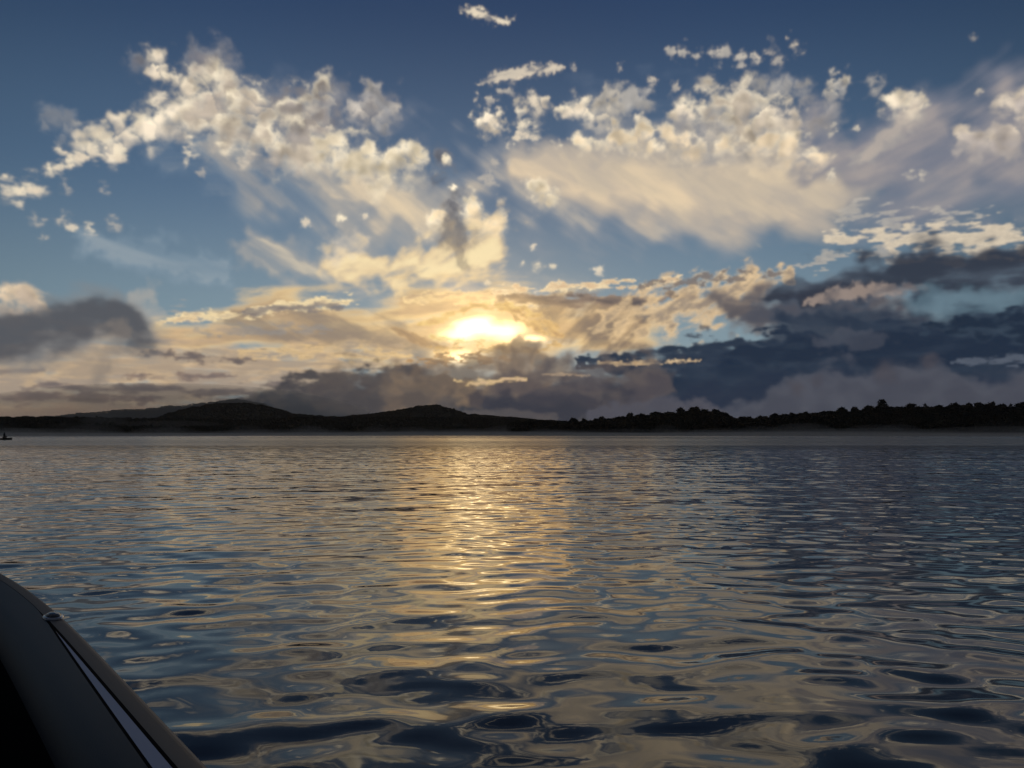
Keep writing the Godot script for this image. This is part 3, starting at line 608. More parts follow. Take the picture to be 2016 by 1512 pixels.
func build_water() -> void:
	make_waves()
	var calm := paint(Color(0.040, 0.038, 0.030), 0.03, 0.36)
	var far := paint(Color(0.040, 0.038, 0.030), 0.06, 0.36)
	far.normal_enabled = true
	far.normal_texture = ripple_map()
	far.normal_scale = 0.4
	var mid := far.duplicate()
	mid.normal_scale = 0.15
	mid.roughness = 0.04
	tag(put("lake_water", wave_sheet(14.0, 4.0, -14.0, 0.05, true), calm), "", "", "", "structure")
	tag(put("lake_water", wave_sheet(34.0, -14.0, -40.0, 0.1, true), mid), "", "", "", "structure")
	var open := far.duplicate()                       # far out the ripples are too small to tell apart
	open.normal_scale = 0.12
	open.roughness = 0.2
	far.normal_scale = 0.25
	tag(put("lake_water", wave_sheet(72.0, -40.0, -90.0, 0.2, false), far), "", "", "", "structure")
	var v := PackedVector3Array()
	var n := PackedVector3Array()
	var uv := PackedVector2Array()
	var idx := PackedInt32Array()
	var e := 2250.0
	for r in [[-e, e, -90.0, -e], [-e, -72.0, -40.0, -90.0], [72.0, e, -40.0, -90.0], [-e, -34.0, -14.0, -40.0], [34.0, e, -14.0, -40.0], [-e, -14.0, 4.0, -14.0], [14.0, e, 4.0, -14.0], [-e, e, 500.0, 4.0]]:
		var b := v.size()
		for p in [Vector3(r[0], 0, r[2]), Vector3(r[1], 0, r[2]), Vector3(r[0], 0, r[3]), Vector3(r[1], 0, r[3])]:
			v.append(p)
			n.append(Vector3.UP)
			uv.append(turned(p.x, p.z))
		for k in [0, 2, 1, 1, 2, 3]:
			idx.append(b + k)
	tag(put("lake_water", from_arrays(v, n, idx, uv), open), "", "", "", "structure")


# ---------------------------------------------------------------- shores, hills and trees
func leaf_crown(rng: RandomNumberGenerator, lobes: Array, leaves: int, leaf: float) -> ArrayMesh:
	# lobes: [centre, radii]; a rough dark heart in each and leaf sprays spread through and round it
	var v := PackedVector3Array()
	var n := PackedVector3Array()
	var idx := PackedInt32Array()
	for l in lobes:
		var c: Vector3 = l[0]
		var r: Vector3 = l[1]
		var b := v.size()
		for j in 5:
			for i in 7:
				var th := PI * j / 4.0
				var ph := TAU * i / 7.0 + j * 0.4
				var d := Vector3(sin(th) * cos(ph), cos(th), sin(th) * sin(ph))
				v.append(c + d * r * rng.randf_range(0.62, 0.86))
				n.append(d)
		for j in 4:
			for i in 7:
				var a := b + j * 7 + i
				var e := b + j * 7 + (i + 1) % 7
				for k in [a, e, a + 7, e, e + 7, a + 7]:
					idx.append(k)
		for k in leaves:
			var d := Vector3(rng.randfn(), rng.randfn(), rng.randfn()).normalized()
			var p := c + d * r * rng.randf_range(0.72, 1.06)
			var t := d.cross(Vector3(rng.randfn(), rng.randfn(), rng.randfn())).normalized()
			var u := (d + Vector3(rng.randfn(), rng.randfn(), rng.randfn()) * 0.7).normalized()
			var s := leaf * rng.randf_range(0.6, 1.3)
			b = v.size()
			v.append_array([p - t * s * 0.5, p + t * s * 0.5, p + u * s, p - u * s * 0.6])
			for q in 4:
				n.append(d)
			idx.append_array([b, b + 1, b + 2, b, b + 3, b + 1])
	return from_arrays(v, n, idx)


func trunk_mesh(h: float, r: float, rng: RandomNumberGenerator) -> ArrayMesh:
	var st := SurfaceTool.new()
	st.begin(Mesh.PRIMITIVE_TRIANGLES)
	var paths := [[Vector3.ZERO, Vector3(rng.randf_range(-0.2, 0.2), h * 0.5, 0), Vector3(rng.randf_range(-0.5, 0.5), h, 0), r]]
	for k in 5:                                                   # limbs
		var y := h * rng.randf_range(0.35, 0.8)
		var a := rng.randf() * TAU
		var out := h * rng.randf_range(0.2, 0.34)
		paths.append([Vector3(0, y, 0), Vector3(cos(a) * out * 0.5, y + out * 0.35, sin(a) * out * 0.5), Vector3(cos(a) * out, y + out * 0.8, sin(a) * out), r * 0.45])
	for p in paths:
		for s in 2:
			var a: Vector3 = p[s]
			var b: Vector3 = p[s + 1]
			var ra: float = p[3] * (1.0 - 0.4 * s)
			var rb: float = p[3] * (0.6 - 0.4 * s)
			var side := (b - a).cross(Vector3(0.3, 0.1, 1)).normalized()
			var up := (b - a).cross(side).normalized()
			for i in 6:
				var d0 := side * cos(TAU * i / 6.0) + up * sin(TAU * i / 6.0)
				var d1 := side * cos(TAU * (i + 1) / 6.0) + up * sin(TAU * (i + 1) / 6.0)
				for q in [a + d0 * ra, b + d0 * rb, a + d1 * ra, a + d1 * ra, b + d0 * rb, b + d1 * rb]:
					st.add_vertex(q)
	st.generate_normals()
	return st.commit()


var crown_meshes: Array[ArrayMesh] = []
var trunk_meshes: Array[ArrayMesh] = []
var foliage: StandardMaterial3D
var bark: StandardMaterial3D
var soil: StandardMaterial3D


func make_tree_kinds() -> void:
	# every kind is about 1 unit tall, so that copies can be scaled to metres
	var rng := RandomNumberGenerator.new()
	rng.seed = 77
	foliage = paint(Color(0.030, 0.042, 0.020), 0.75, 0.3)
	foliage.cull_mode = BaseMaterial3D.CULL_DISABLED
	bark = paint(Color(0.05, 0.04, 0.03), 0.9, 0.2)
	soil = paint(Color(0.022, 0.026, 0.014), 0.95, 0.2)
	for kind in 6:
		var lobes := []
		if kind == 4:                                             # a pine: tiers that shrink upwards
			for t in 7:
				var y := 0.38 + t * 0.095
				var w := 0.27 * (1.0 - t / 8.5)
				for s in 4:
					var a := TAU * s / 4.0 + t * 0.8
					lobes.append([Vector3(cos(a) * w * 0.6, y + rng.randf_range(-0.02, 0.02), sin(a) * w * 0.7), Vector3(w * 0.8, 0.06, w * 0.8)])
		elif kind == 5:                                           # a slender tree with gaps
			for t in 8:
				var a := rng.randf() * TAU
				var y := rng.randf_range(0.4, 0.92)
				lobes.append([Vector3(cos(a) * 0.12, y, sin(a) * 0.12), Vector3(0.12, 0.09, 0.12) * rng.randf_range(0.7, 1.1)])
		else:                                                     # broad round crowns
			lobes.append([Vector3(0, 0.62, 0), Vector3(0.26, 0.26, 0.26)])
			for t in 9 + kind:
				var a := rng.randf() * TAU
				var u := rng.randf_range(-0.25, 1.0)
				var w := sqrt(1.0 - u * u * 0.9)
				lobes.append([Vector3(cos(a) * 0.25 * w, 0.62 + u * 0.25, sin(a) * 0.25 * w), Vector3(0.14, 0.11, 0.14) * rng.randf_range(0.7, 1.25)])
		crown_meshes.append(leaf_crown(rng, lobes, 26 if kind < 4 else 18, 0.05))
		trunk_meshes.append(trunk_mesh(0.72, 0.022, rng))


func profile(pts: Array, az: float) -> float:
	if az <= pts[0].x:
		return pts[0].y
	for i in pts.size() - 1:
		if az <= pts[i + 1].x:
			var t: float = (az - pts[i].x) / (pts[i + 1].x - pts[i].x)
			return lerpf(pts[i].y, pts[i + 1].y, t * t * (3.0 - 2.0 * t) * 0.5 + t * 0.5)
	return pts[-1].y


func ridge_height(pts: Array, far: float, half: float, tree: float, az: float, d: float) -> float:
	var top := maxf(far * tan(deg_to_rad(profile(pts, az))) + 1.3 - tree, 1.0)
	var t := clampf(1.0 - absf(d - far) / half, 0.0, 1.0)
	var rough := noise("smooth").get_noise_2d(az * 1.5, d * 0.012) * 0.05
	return top * (smoothstep(0.0, 1.0, t) * 0.75 + t * 0.25 + rough * t) - 0.4 * (1.0 - t)


func ridge(called: String, pts: Array, far: float, half: float, tree: float, step: float, forest: int, seed_: int, lo := -52.0, hi := 52.0) -> void:
	var rows := []
	for j in 15:
		var d := far - half + half * 2.0 * j / 14.0
		var row := PackedVector3Array()
		var n := int((hi - lo) / step)
		for i in n + 1:
			var az := lo + (hi - lo) * i / n
			row.append(Vector3(d * sin(deg_to_rad(az)), ridge_height(pts, far, half, tree, az, d), -d * cos(deg_to_rad(az))))
		rows.append(row)
	tag(put(called, sheet(rows), soil), "", "", "", "structure")
	# the wood that covers it, thickest along the crest
	var rng := RandomNumberGenerator.new()
	rng.seed = seed_
	var parts := [[], [], [], [], [], []]
	for k in forest:
		var az := rng.randf_range(lo, hi)
		var crest := rng.randf() < 0.45
		var d := far + (rng.randfn(0.0, 0.09) * half if crest else rng.randf_range(-1.0, 0.25) * half)
		var y := ridge_height(pts, far, half, tree, az, d)
		var s := tree * rng.randf_range(0.72, 1.12)
		var b := Basis.from_euler(Vector3(0, rng.randf() * TAU, 0)).scaled(Vector3(s * rng.randf_range(0.9, 1.4), s, s * rng.randf_range(0.9, 1.4)))
		var kind := rng.randi_range(0, 3) if rng.randf() < 0.86 else rng.randi_range(4, 5)
		parts[kind].append(Transform3D(b, Vector3(d * sin(deg_to_rad(az)), y - rng.randf_range(0.05, 0.2 if crest else 0.5) * s, -d * cos(deg_to_rad(az)))))
	for kind in 6:
		if parts[kind].is_empty():
			continue
		var mm := MultiMesh.new()
		mm.transform_format = MultiMesh.TRANSFORM_3D
		mm.mesh = crown_meshes[kind]
		mm.instance_count = parts[kind].size()
		for i in parts[kind].size():
			mm.set_instance_transform(i, parts[kind][i])
		var o := MultiMeshInstance3D.new()
		o.name = "forest"
		o.multimesh = mm
		o.material_override = foliage
		tag(o, "", "", "", "stuff")
		add_child(o, true)


func tree(kind: int, h: float, az: float, d: float, y: float, turn: float, wide: float) -> Node3D:
	var t := Node3D.new()
	t.name = "tree" if kind != 4 else "pine_tree"
	add_child(t, true)
	t.position = Vector3(d * sin(deg_to_rad(az)), y, -d * cos(deg_to_rad(az)))
	t.rotation.y = turn
	var c := put("crown", crown_meshes[kind], foliage, t)
	c.scale = Vector3(h * wide, h, h * wide)
	put("trunk", trunk_meshes[kind], bark, t).scale = Vector3(h, h, h)
	return t


func build_land() -> void:
	make_tree_kinds()
	var east := [Vector2(0.42, 0.68), Vector2(3.92, 0.96), Vector2(6.01, 1.02), Vector2(8.09, 1.26), Vector2(10.14, 1.46), Vector2(11.50, 1.63), Vector2(12.84, 1.72), Vector2(13.84, 1.51), Vector2(15.15, 1.16), Vector2(16.45, 1.16), Vector2(18.05, 1.35), Vector2(19.94, 1.46), Vector2(22.38, 1.57), Vector2(23.87, 1.74), Vector2(25.89, 1.75), Vector2(27.85, 1.72), Vector2(30.00, 1.74), Vector2(31.71, 1.68), Vector2(38.37, 1.41)]
	var low := [Vector2(-40.76, 0.54), Vector2(-31.67, 0.61), Vector2(-23.43, 0.56), Vector2(-15.33, 0.52), Vector2(-8.63, 0.60), Vector2(-2.03, 0.54), Vector2(3.22, 0.40), Vector2(10.13, 0.25)]
	var west := [Vector2(-40.77, 0.86), Vector2(-31.69, 1.03), Vector2(-29.61, 1.08), Vector2(-28.27, 1.06), Vector2(-25.76, 1.05), Vector2(-22.55, 1.02), Vector2(-17.92, 0.98), Vector2(-12.70, 1.21), Vector2(-8.64, 1.19), Vector2(-3.78, 1.17), Vector2(-0.28, 1.13), Vector2(2.52, 0.99), Vector2(6.01, 0.68)]
	var knob := [Vector2(-15.34, 0.79), Vector2(-12.70, 1.07), Vector2(-10.68, 1.29), Vector2(-8.64, 1.54), Vector2(-7.26, 1.75), Vector2(-6.40, 1.96), Vector2(-5.11, 2.00), Vector2(-4.42, 1.83), Vector2(-3.09, 1.41), Vector2(-0.28, 1.20), Vector2(2.52, 0.96), Vector2(6.70, 0.54)]
	var dome := [Vector2(-26.31, 0.42), Vector2(-23.44, 0.98), Vector2(-22.26, 1.41), Vector2(-21.05, 1.75), Vector2(-19.82, 1.96), Vector2(-18.25, 2.08), Vector2(-16.98, 1.99), Vector2(-15.84, 1.70), Vector2(-14.69, 1.37), Vector2(-12.70, 1.21), Vector2(-8.63, 1.02)]
	var blue := [Vector2(-30.66, 0.89), Vector2(-28.81, 1.12), Vector2(-27.45, 1.32), Vector2(-24.62, 1.57), Vector2(-21.96, 1.83), Vector2(-19.98, 2.12), Vector2(-18.26, 2.31), Vector2(-16.65, 1.99), Vector2(-14.69, 1.20), Vector2(-12.70, 0.80)]
	ridge("distant_ridge", blue, 2050.0, 160.0, 5.0, 0.2, 4000, 9, -34.0, -8.0)
	ridge("domed_hill", dome, 1560.0, 300.0, 7.0, 0.2, 7000, 1, -34.0, -6.0)
	ridge("knobbed_hill", knob, 1500.0, 300.0, 7.0, 0.2, 6000, 2, -18.0, 8.0)
	ridge("west_shore_hills", west, 1080.0, 170.0, 8.0, 0.3, 6000, 3, -52.0, 8.0)
	ridge("west_shore", low, 860.0, 100.0, 8.0, 0.3, 1800, 4, -52.0, 12.0)
	ridge("east_shore_hill", east, 720.0, 110.0, 12.0, 0.25, 4200, 5, 0.0, 52.0)
	# the trees that stand out along the crest of the near shore
	var rng := RandomNumberGenerator.new()
	rng.seed = 12
	var crest := [Vector2(4.20, 1.20), Vector2(4.97, 1.17), Vector2(6.19, 1.20), Vector2(7.23, 1.33), Vector2(8.09, 1.47), Vector2(8.85, 1.54), Vector2(9.80, 1.53), Vector2(10.76, 1.67), Vector2(11.57, 1.80), Vector2(12.44, 1.90), Vector2(13.11, 1.82), Vector2(13.84, 1.65), Vector2(14.43, 1.51), Vector2(15.54, 1.23), Vector2(16.77, 1.29), Vector2(17.67, 1.38), Vector2(18.68, 1.44), Vector2(19.62, 1.50), Vector2(20.71, 1.59), Vector2(21.78, 1.84), Vector2(22.44, 1.76), Vector2(23.34, 1.88), Vector2(25.04, 1.85), Vector2(25.76, 1.94), Vector2(26.46, 1.99), Vector2(27.36, 1.85), Vector2(28.08, 2.05), Vector2(28.81, 1.89), Vector2(29.34, 1.94), Vector2(29.96, 2.05), Vector2(30.58, 1.82), Vector2(31.05, 1.87), Vector2(31.61, 1.92)]
	var nth := ["first", "second", "third", "fourth", "fifth", "sixth", "seventh", "eighth", "ninth", "tenth", "eleventh", "twelfth", "thirteenth"]
	for i in crest.size():
		var az: float = crest[i].x
		var d := 716.0 + rng.randf_range(-14.0, 10.0)
		var y := ridge_height(east, 720.0, 110.0, 12.0, az, d) - 0.3
		var top := d * tan(deg_to_rad(crest[i].y)) + 1.3
		var which := "%s round-crowned tree from the left end of the right shore crest" % nth[mini(i, 12)]
		if i > 21:
			which = "%s round-crowned tree to the right of the tall pine on the right shore crest" % nth[i - 22]
		elif i > 12:
			which = "%s round-crowned tree to the left of the tall pine on the right shore crest" % nth[21 - i]
		var t := tree(rng.randi_range(0, 3) if i % 7 != 3 else 5, clampf(top - y + rng.randf_range(-1.0, 0.6), 8.0, 22.0), az, d, y, rng.randf() * TAU, rng.randf_range(0.62, 1.3))
		tag(t, which, "tree", "trees along the crest of the right shore")
	var p := Vector2(24.08, 2.12)
	var d := 712.0
	var y := ridge_height(east, 720.0, 110.0, 12.0, p.x, d) - 0.3
	tag(tree(4, d * tan(deg_to_rad(p.y)) + 1.3 - y, p.x, d, y, 0.4, 1.3), "tall tiered pine poking above the crowns on the right shore crest", "tree")


# ---------------------------------------------------------------- mist
func mist(at: Vector3, size: Vector3, density: float) -> void:
	var f := FogVolume.new()
	f.name = "lake_mist"
	f.shape = RenderingServer.FOG_VOLUME_SHAPE_ELLIPSOID
	f.size = size
	f.position = at
	var m := FogMaterial.new()
	m.albedo = Color(1.0, 0.985, 0.96)
	m.density = density
	f.material = m
	tag(f, "", "", "", "stuff")
	add_child(f, true)


func build_mist() -> void:
	var rng := RandomNumberGenerator.new()
	rng.seed = 31
	var veil := Vector2(-23.46, 1.72)
	mist(Vector3(1900.0 * sin(deg_to_rad(veil.x)), 26.0, -1900.0 * cos(deg_to_rad(veil.x))), Vector3(950, 165, 100), 0.010)
	for i in 22:
		var az := -42.0 + 84.0 * (i + rng.randf_range(-0.3, 0.3)) / 21.0
		var d := rng.randf_range(400.0, 560.0)
		mist(Vector3(d * sin(deg_to_rad(az)), 0.4, -d * cos(deg_to_rad(az))), Vector3(rng.randf_range(160, 260), rng.randf_range(1.6, 4.2), rng.randf_range(140, 240)), rng.randf_range(0.0018, 0.0045))
	for i in 14:                                                  # a thin skin of vapour nearer by
		var az := rng.randf_range(-36.0, 36.0)
		var d := rng.randf_range(90.0, 260.0)
		mist(Vector3(d * sin(deg_to_rad(az)), 0.0, -d * cos(deg_to_rad(az))), Vector3(rng.randf_range(70, 160), rng.randf_range(0.8, 1.5), rng.randf_range(30, 70)), rng.randf_range(0.003, 0.007))
	for i in 14:                                                  # a low bank that hides the foot of the trees
		var az := -36.0 + 72.0 * (i + rng.randf_range(-0.3, 0.3)) / 13.0
		var d := rng.randf_range(570.0, 600.0) if az > 1.0 else rng.randf_range(670.0, 740.0)
		mist(Vector3(d * sin(deg_to_rad(az)), 0.0, -d * cos(deg_to_rad(az))), Vector3(rng.randf_range(120, 200), rng.randf_range(6.0, 12.0), rng.randf_range(30, 60)), rng.randf_range(0.004, 0.009))
	for i in 44:                                                  # curls of steam in front of the trees
		var az := rng.randf_range(-34.0, 34.0)
		var d := rng.randf_range(560.0, 600.0) if az > 1.0 else rng.randf_range(640.0, 740.0)
		mist(Vector3(d * sin(deg_to_rad(az)), rng.randf_range(0.0, 2.0), -d * cos(deg_to_rad(az))), Vector3(rng.randf_range(16, 60), rng.randf_range(6, 16), rng.randf_range(16, 40)), rng.randf_range(0.002, 0.007))
	for q in [[Vector2(-26.18, 0.80), 1000.0, Vector3(50, 14, 40), 0.004], [Vector2(-19.17, 0.74), 1150.0, Vector3(160, 9, 80), 0.0022], [Vector2(-22.54, 0.59), 950.0, Vector3(120, 8, 60), 0.002]]:
		var a: float = deg_to_rad(q[0].x)
		mist(Vector3(q[1] * sin(a), q[1] * tan(deg_to_rad(q[0].y)) + 1.3, -q[1] * cos(a)), q[2], q[3])


# ---------------------------------------------------------------- the boat one sits in
const AHEAD := Vector3(-0.6, 0, -0.8)
const STARBOARD := Vector3(0.8, 0, -0.6)
const BOW := 6.9
const KEEL := -0.438


func half_beam(t: float) -> float:
	return 1.04 * (1.0 - pow(clampf((t - 2.4) / (BOW - 2.4), 0.0, 1.0), 3.6))


# a point of the rim: u runs 0..1 from the starboard quarter round the bow to the port quarter; inward and up from the outer edge
func rim(u: float, inward: float, up: float) -> Vector3:
	var f := func(w: float) -> Vector2:
		var s := 1.0 if w < 0.5 else -1.0
		var k := 1.0 - absf(w - 0.5) * 2.0                        # 0 at the stern, 1 at the bow
		var t := lerpf(-1.8, BOW, 1.0 - pow(1.0 - k, 1.6))
		return Vector2(t, s * half_beam(t))
	var p: Vector2 = f.call(u)
	var tangent: Vector2 = (f.call(minf(u + 0.002, 1.0)) - f.call(maxf(u - 0.002, 0.0))).normalized()
	var normal := Vector2(-tangent.y, tangent.x)                   # towards the middle of the boat
	if normal.dot(Vector2(2.0, 0.0) - p) < 0.0:
		normal = -normal
	var q := p + normal * inward
	return AHEAD * q.x + STARBOARD * (q.y + KEEL) + Vector3(0, up + (sheer(p.x) if up > 0.4 else 0.0), 0)


func sheer(t: float) -> float:                                 # the rim climbs towards the bow
	return 0.047 * pow(maxf(t - 2.8, 0.0) / 2.0, 2.0)


func along(u: float) -> float:
	var k := 1.0 - absf(u - 0.5) * 2.0
	return lerpf(-1.8, BOW, 1.0 - pow(1.0 - k, 1.6))


func band(profile_: Callable, u0 := 0.0, u1 := 1.0, steps := 150) -> ArrayMesh:
	var rows := []
	for i in steps + 1:
		var u := lerpf(u0, u1, float(i) / steps)
		var row := PackedVector3Array()
		for p in profile_.call(along(u)):
			row.append(rim(u, p.x, p.y))
		rows.append(row)
	return sheet(rows)


func stripe_width(t: float) -> float:
	return 0.047 * pow(clampf((3.5 - t) / 2.2, 0.0, 1.0), 0.8)


func border_width(t: float) -> float:
	return 0.011 * clampf((4.0 - t) / 0.5, 0.0, 1.0)


func build_boat() -> void:
	var boat := Node3D.new()
	boat.name = "motorboat"
	add_child(boat)
	tag(boat, "dark motorboat rim with a pale tapered stripe, seen from its seat at lower left", "boat")
	var shell := paint(Color(0.03, 0.033, 0.04), 0.35, 0.5)
	var cap := paint(Color(0.16, 0.15, 0.145), 0.62, 0.35)
	var black := paint(Color(0.008, 0.008, 0.01), 0.9, 0.1)
	var white := paint(Color(0.38, 0.46, 0.68), 0.5, 0.4)
	var navy := paint(Color(0.012, 0.020, 0.034), 0.48, 0.3)
	var carpet := paint(Color(0.012, 0.013, 0.015), 0.95, 0.1)
	var grainy := FastNoiseLite.new()
	grainy.frequency = 0.08
	var bump := NoiseTexture2D.new()
	bump.noise = grainy
	bump.width = 256
	bump.height = 256
	bump.seamless = true
	for m in [cap, navy]:
		m.uv1_triplanar = true
		m.uv1_scale = Vector3(9, 9, 9)
		m.heightmap_enabled = true
		m.heightmap_texture = bump
		m.heightmap_scale = 0.03
	var top := 0.56
	put("hull", band(func(_t): return [Vector2(0.22, -0.35), Vector2(0.10, 0.0), Vector2(0.05, 0.25), Vector2(0.015, top - 0.06)]), shell, boat)
	put("rub_rail", band(func(_t): return [Vector2(0.015, top - 0.056), Vector2(-0.006, top - 0.055), Vector2(-0.014, top - 0.043), Vector2(-0.012, top - 0.03), Vector2(0.0, top - 0.018), Vector2(0.006, top - 0.016)]), paint(Color(0.34, 0.31, 0.28), 0.6, 0.4), boat)
	put("gunwale", band(func(_t): return [Vector2(0.006, top - 0.0162), Vector2(0.014, top - 0.006), Vector2(0.026, top - 0.001), Vector2(0.063, top)]), cap, boat)
	put("stripe_border", band(func(t): return [Vector2(0.063, top), Vector2(0.063 + border_width(t), top + 0.0008)], 0.0, 0.46), black, boat)
	put("stripe", band(func(t): return [Vector2(0.063 + border_width(t), top + 0.0008), Vector2(0.063 + border_width(t) + stripe_width(t), top + 0.001)], 0.0, 0.46), white, boat)
	put("stripe_border", band(func(t): return [Vector2(0.063 + border_width(t) + stripe_width(t), top + 0.001), Vector2(0.063 + 1.7 * border_width(t) + stripe_width(t), top)], 0.0, 0.46), black, boat)
	put("coaming", band(func(t): return [Vector2(0.063 + 1.7 * border_width(t) + stripe_width(t), top), Vector2(0.15, top - 0.004), Vector2(0.20, top - 0.014), Vector2(0.235, top - 0.035), Vector2(0.25, top - 0.07)], 0.0, 0.46), navy, boat)
	put("coaming", band(func(_t): return [Vector2(0.063, top), Vector2(0.15, top - 0.004), Vector2(0.20, top - 0.014), Vector2(0.235, top - 0.035), Vector2(0.25, top - 0.07)], 0.46, 1.0), navy, boat)
	put("inner_liner", band(func(_t): return [Vector2(0.25, top - 0.07), Vector2(0.27, 0.3), Vector2(0.28, 0.12)]), carpet, boat)
	# drops left on the rim by the damp air
	var rng := RandomNumberGenerator.new()
	rng.seed = 8
	var wet := SurfaceTool.new()
	var drop := dome([Vector2(0.0, 0.5), Vector2(0.5, 0.43), Vector2(0.85, 0.25), Vector2(1.0, 0.0)], 1.0, 1.0, 8)
	for i in 260:
		var u := rng.randf_range(0.1, 0.42)
		var inward := rng.randf_range(0.004, 0.06) if rng.randf() < 0.7 else rng.randf_range(0.1, 0.19)
		var s := rng.randf_range(0.0008, 0.0026)
		var up := top - 0.0008 if inward < 0.07 else top - 0.003 - (inward - 0.1) * 0.12
		if inward < 0.026:
			up = top - 0.016 + 0.015 * smoothstep(0.004, 0.026, inward)
		wet.append_from(drop, 0, Transform3D(Basis().scaled(Vector3(s * 1.4, s, s)), rim(u, inward, up)))
	var clear := paint(Color(0.3, 0.3, 0.3), 0.06, 0.6)
	tag(put("water_drops", wet.commit(), clear, boat), "", "", "", "stuff")
	# the cockpit floor
	var rows := []
	for i in 40:
		var t := lerpf(-1.75, BOW - 0.9, i / 39.0)
		var row := PackedVector3Array()
		for s in [-1.0, -0.4, 0.4, 1.0]:
			row.append(AHEAD * t + STARBOARD * (KEEL + s * maxf(half_beam(t) - 0.18, 0.02)) + Vector3(0, 0.14, 0))
		rows.append(row)
	put("floor", sheet(rows), carpet, boat)
	# the oval fitting on the rim
	var chrome := paint(Color(0.35, 0.36, 0.38), 0.18, 0.5)
	chrome.metallic = 0.85
	var at := AHEAD * 3.77 + STARBOARD * (KEEL + half_beam(3.77) - 0.040) + Vector3(0, top + sheer(3.77), 0)
	var fit := Node3D.new()
	fit.name = "deck_light"
	fit.position = at
	fit.rotation.y = atan2(-AHEAD.z, AHEAD.x)
	boat.add_child(fit)
	put("flange", dome([Vector2(0.0, 0.008), Vector2(0.6, 0.0075), Vector2(0.85, 0.007), Vector2(0.97, 0.0045), Vector2(1.0, 0.0)], 0.066, 0.038), chrome, fit)
	put("lens", dome([Vector2(0.0, 0.020), Vector2(0.4, 0.0188), Vector2(0.72, 0.0155), Vector2(0.9, 0.0115), Vector2(1.0, 0.0065)], 0.052, 0.029), paint(Color(0.03, 0.035, 0.04), 0.08, 0.6), fit)


func dome(outline: Array, rx: float, rz: float, around := 24) -> ArrayMesh:
	var rows := []
	for p in outline:
		var row := PackedVector3Array()
		for i in around + 1:
			row.append(Vector3(cos(TAU * i / around) * rx * maxf(p.x, 0.001), p.y, sin(TAU * i / around) * rz * maxf(p.x, 0.001)))
		rows.append(row)
	return sheet(rows)


# ---------------------------------------------------------------- the fishing boat far off on the left
func blob_body(joints: Array, bones: Array, cell: float) -> ArrayMesh:
	# one smooth skin round a skeleton: joints [point, radius], bones [from, to]
	var lo := Vector3(1e9, 1e9, 1e9)
	var hi := -lo
	for j in joints:
		lo = lo.min(j[0] - Vector3.ONE * (j[1] + cell * 3.0))
		hi = hi.max(j[0] + Vector3.ONE * (j[1] + cell * 3.0))
	var n := Vector3i(((hi - lo) / cell).ceil()) + Vector3i.ONE
	var field := PackedFloat32Array()
	field.resize(n.x * n.y * n.z)
	for z in n.z:
		for y in n.y:
			for x in n.x:
				var p := lo + Vector3(x, y, z) * cell
				var sum := 0.0
				for b in bones:
					var a: Vector3 = joints[b[0]][0]
					var e: Vector3 = joints[b[1]][0] - a
					var t := clampf((p - a).dot(e) / e.length_squared(), 0.0, 1.0)
					var d: float = (p - a - e * t).length() - lerpf(joints[b[0]][1], joints[b[1]][1], t)
					sum += exp(-d * 60.0)
				field[(z * n.y + y) * n.x + x] = -log(maxf(sum, 1e-30)) / 60.0
	var ids := {}
	var v := PackedVector3Array()
	var idx := PackedInt32Array()
	var corner := [Vector3i(0, 0, 0), Vector3i(1, 0, 0), Vector3i(0, 1, 0), Vector3i(1, 1, 0), Vector3i(0, 0, 1), Vector3i(1, 0, 1), Vector3i(0, 1, 1), Vector3i(1, 1, 1)]
	var at := func(q: Vector3i) -> float: return field[(q.z * n.y + q.y) * n.x + q.x]
	for z in n.z - 1:
		for y in n.y - 1:
			for x in n.x - 1:
				var q := Vector3i(x, y, z)
				var sum := Vector3.ZERO
				var count := 0
				for a in 8:
					for k in [1, 2, 4]:
						if a & k:
							continue
						var fa: float = at.call(q + corner[a])
						var fb: float = at.call(q + corner[a | k])
						if (fa < 0.0) != (fb < 0.0):
							sum += Vector3(corner[a]).lerp(Vector3(corner[a | k]), fa / (fa - fb))
							count += 1
				if count:
					ids[q] = v.size()
					v.append(lo + (Vector3(q) + sum / count) * cell)
	for q in ids:
		for ax in [[Vector3i(1, 0, 0), Vector3i(0, 1, 0), Vector3i(0, 0, 1)], [Vector3i(0, 1, 0), Vector3i(0, 0, 1), Vector3i(1, 0, 0)], [Vector3i(0, 0, 1), Vector3i(1, 0, 0), Vector3i(0, 1, 0)]]:
			var f0: float = at.call(q)
			var f1: float = at.call(q + ax[0])
			if (f0 < 0.0) == (f1 < 0.0) or not (ids.has(q - ax[1]) and ids.has(q - ax[2]) and ids.has(q - ax[1] - ax[2])):
				continue
			var quad := [ids[q], ids[q - ax[1]], ids[q - ax[1] - ax[2]], ids[q - ax[2]]]
			if f0 < 0.0:
				quad.reverse()
			idx.append_array([quad[0], quad[1], quad[2], quad[0], quad[2], quad[3]])
	var st := SurfaceTool.new()
	st.begin(Mesh.PRIMITIVE_TRIANGLES)
	st.set_smooth_group(0)
	for p in v:
		st.add_vertex(p)
	for i in idx:
		st.add_index(i)
	st.generate_normals()
	return st.commit()


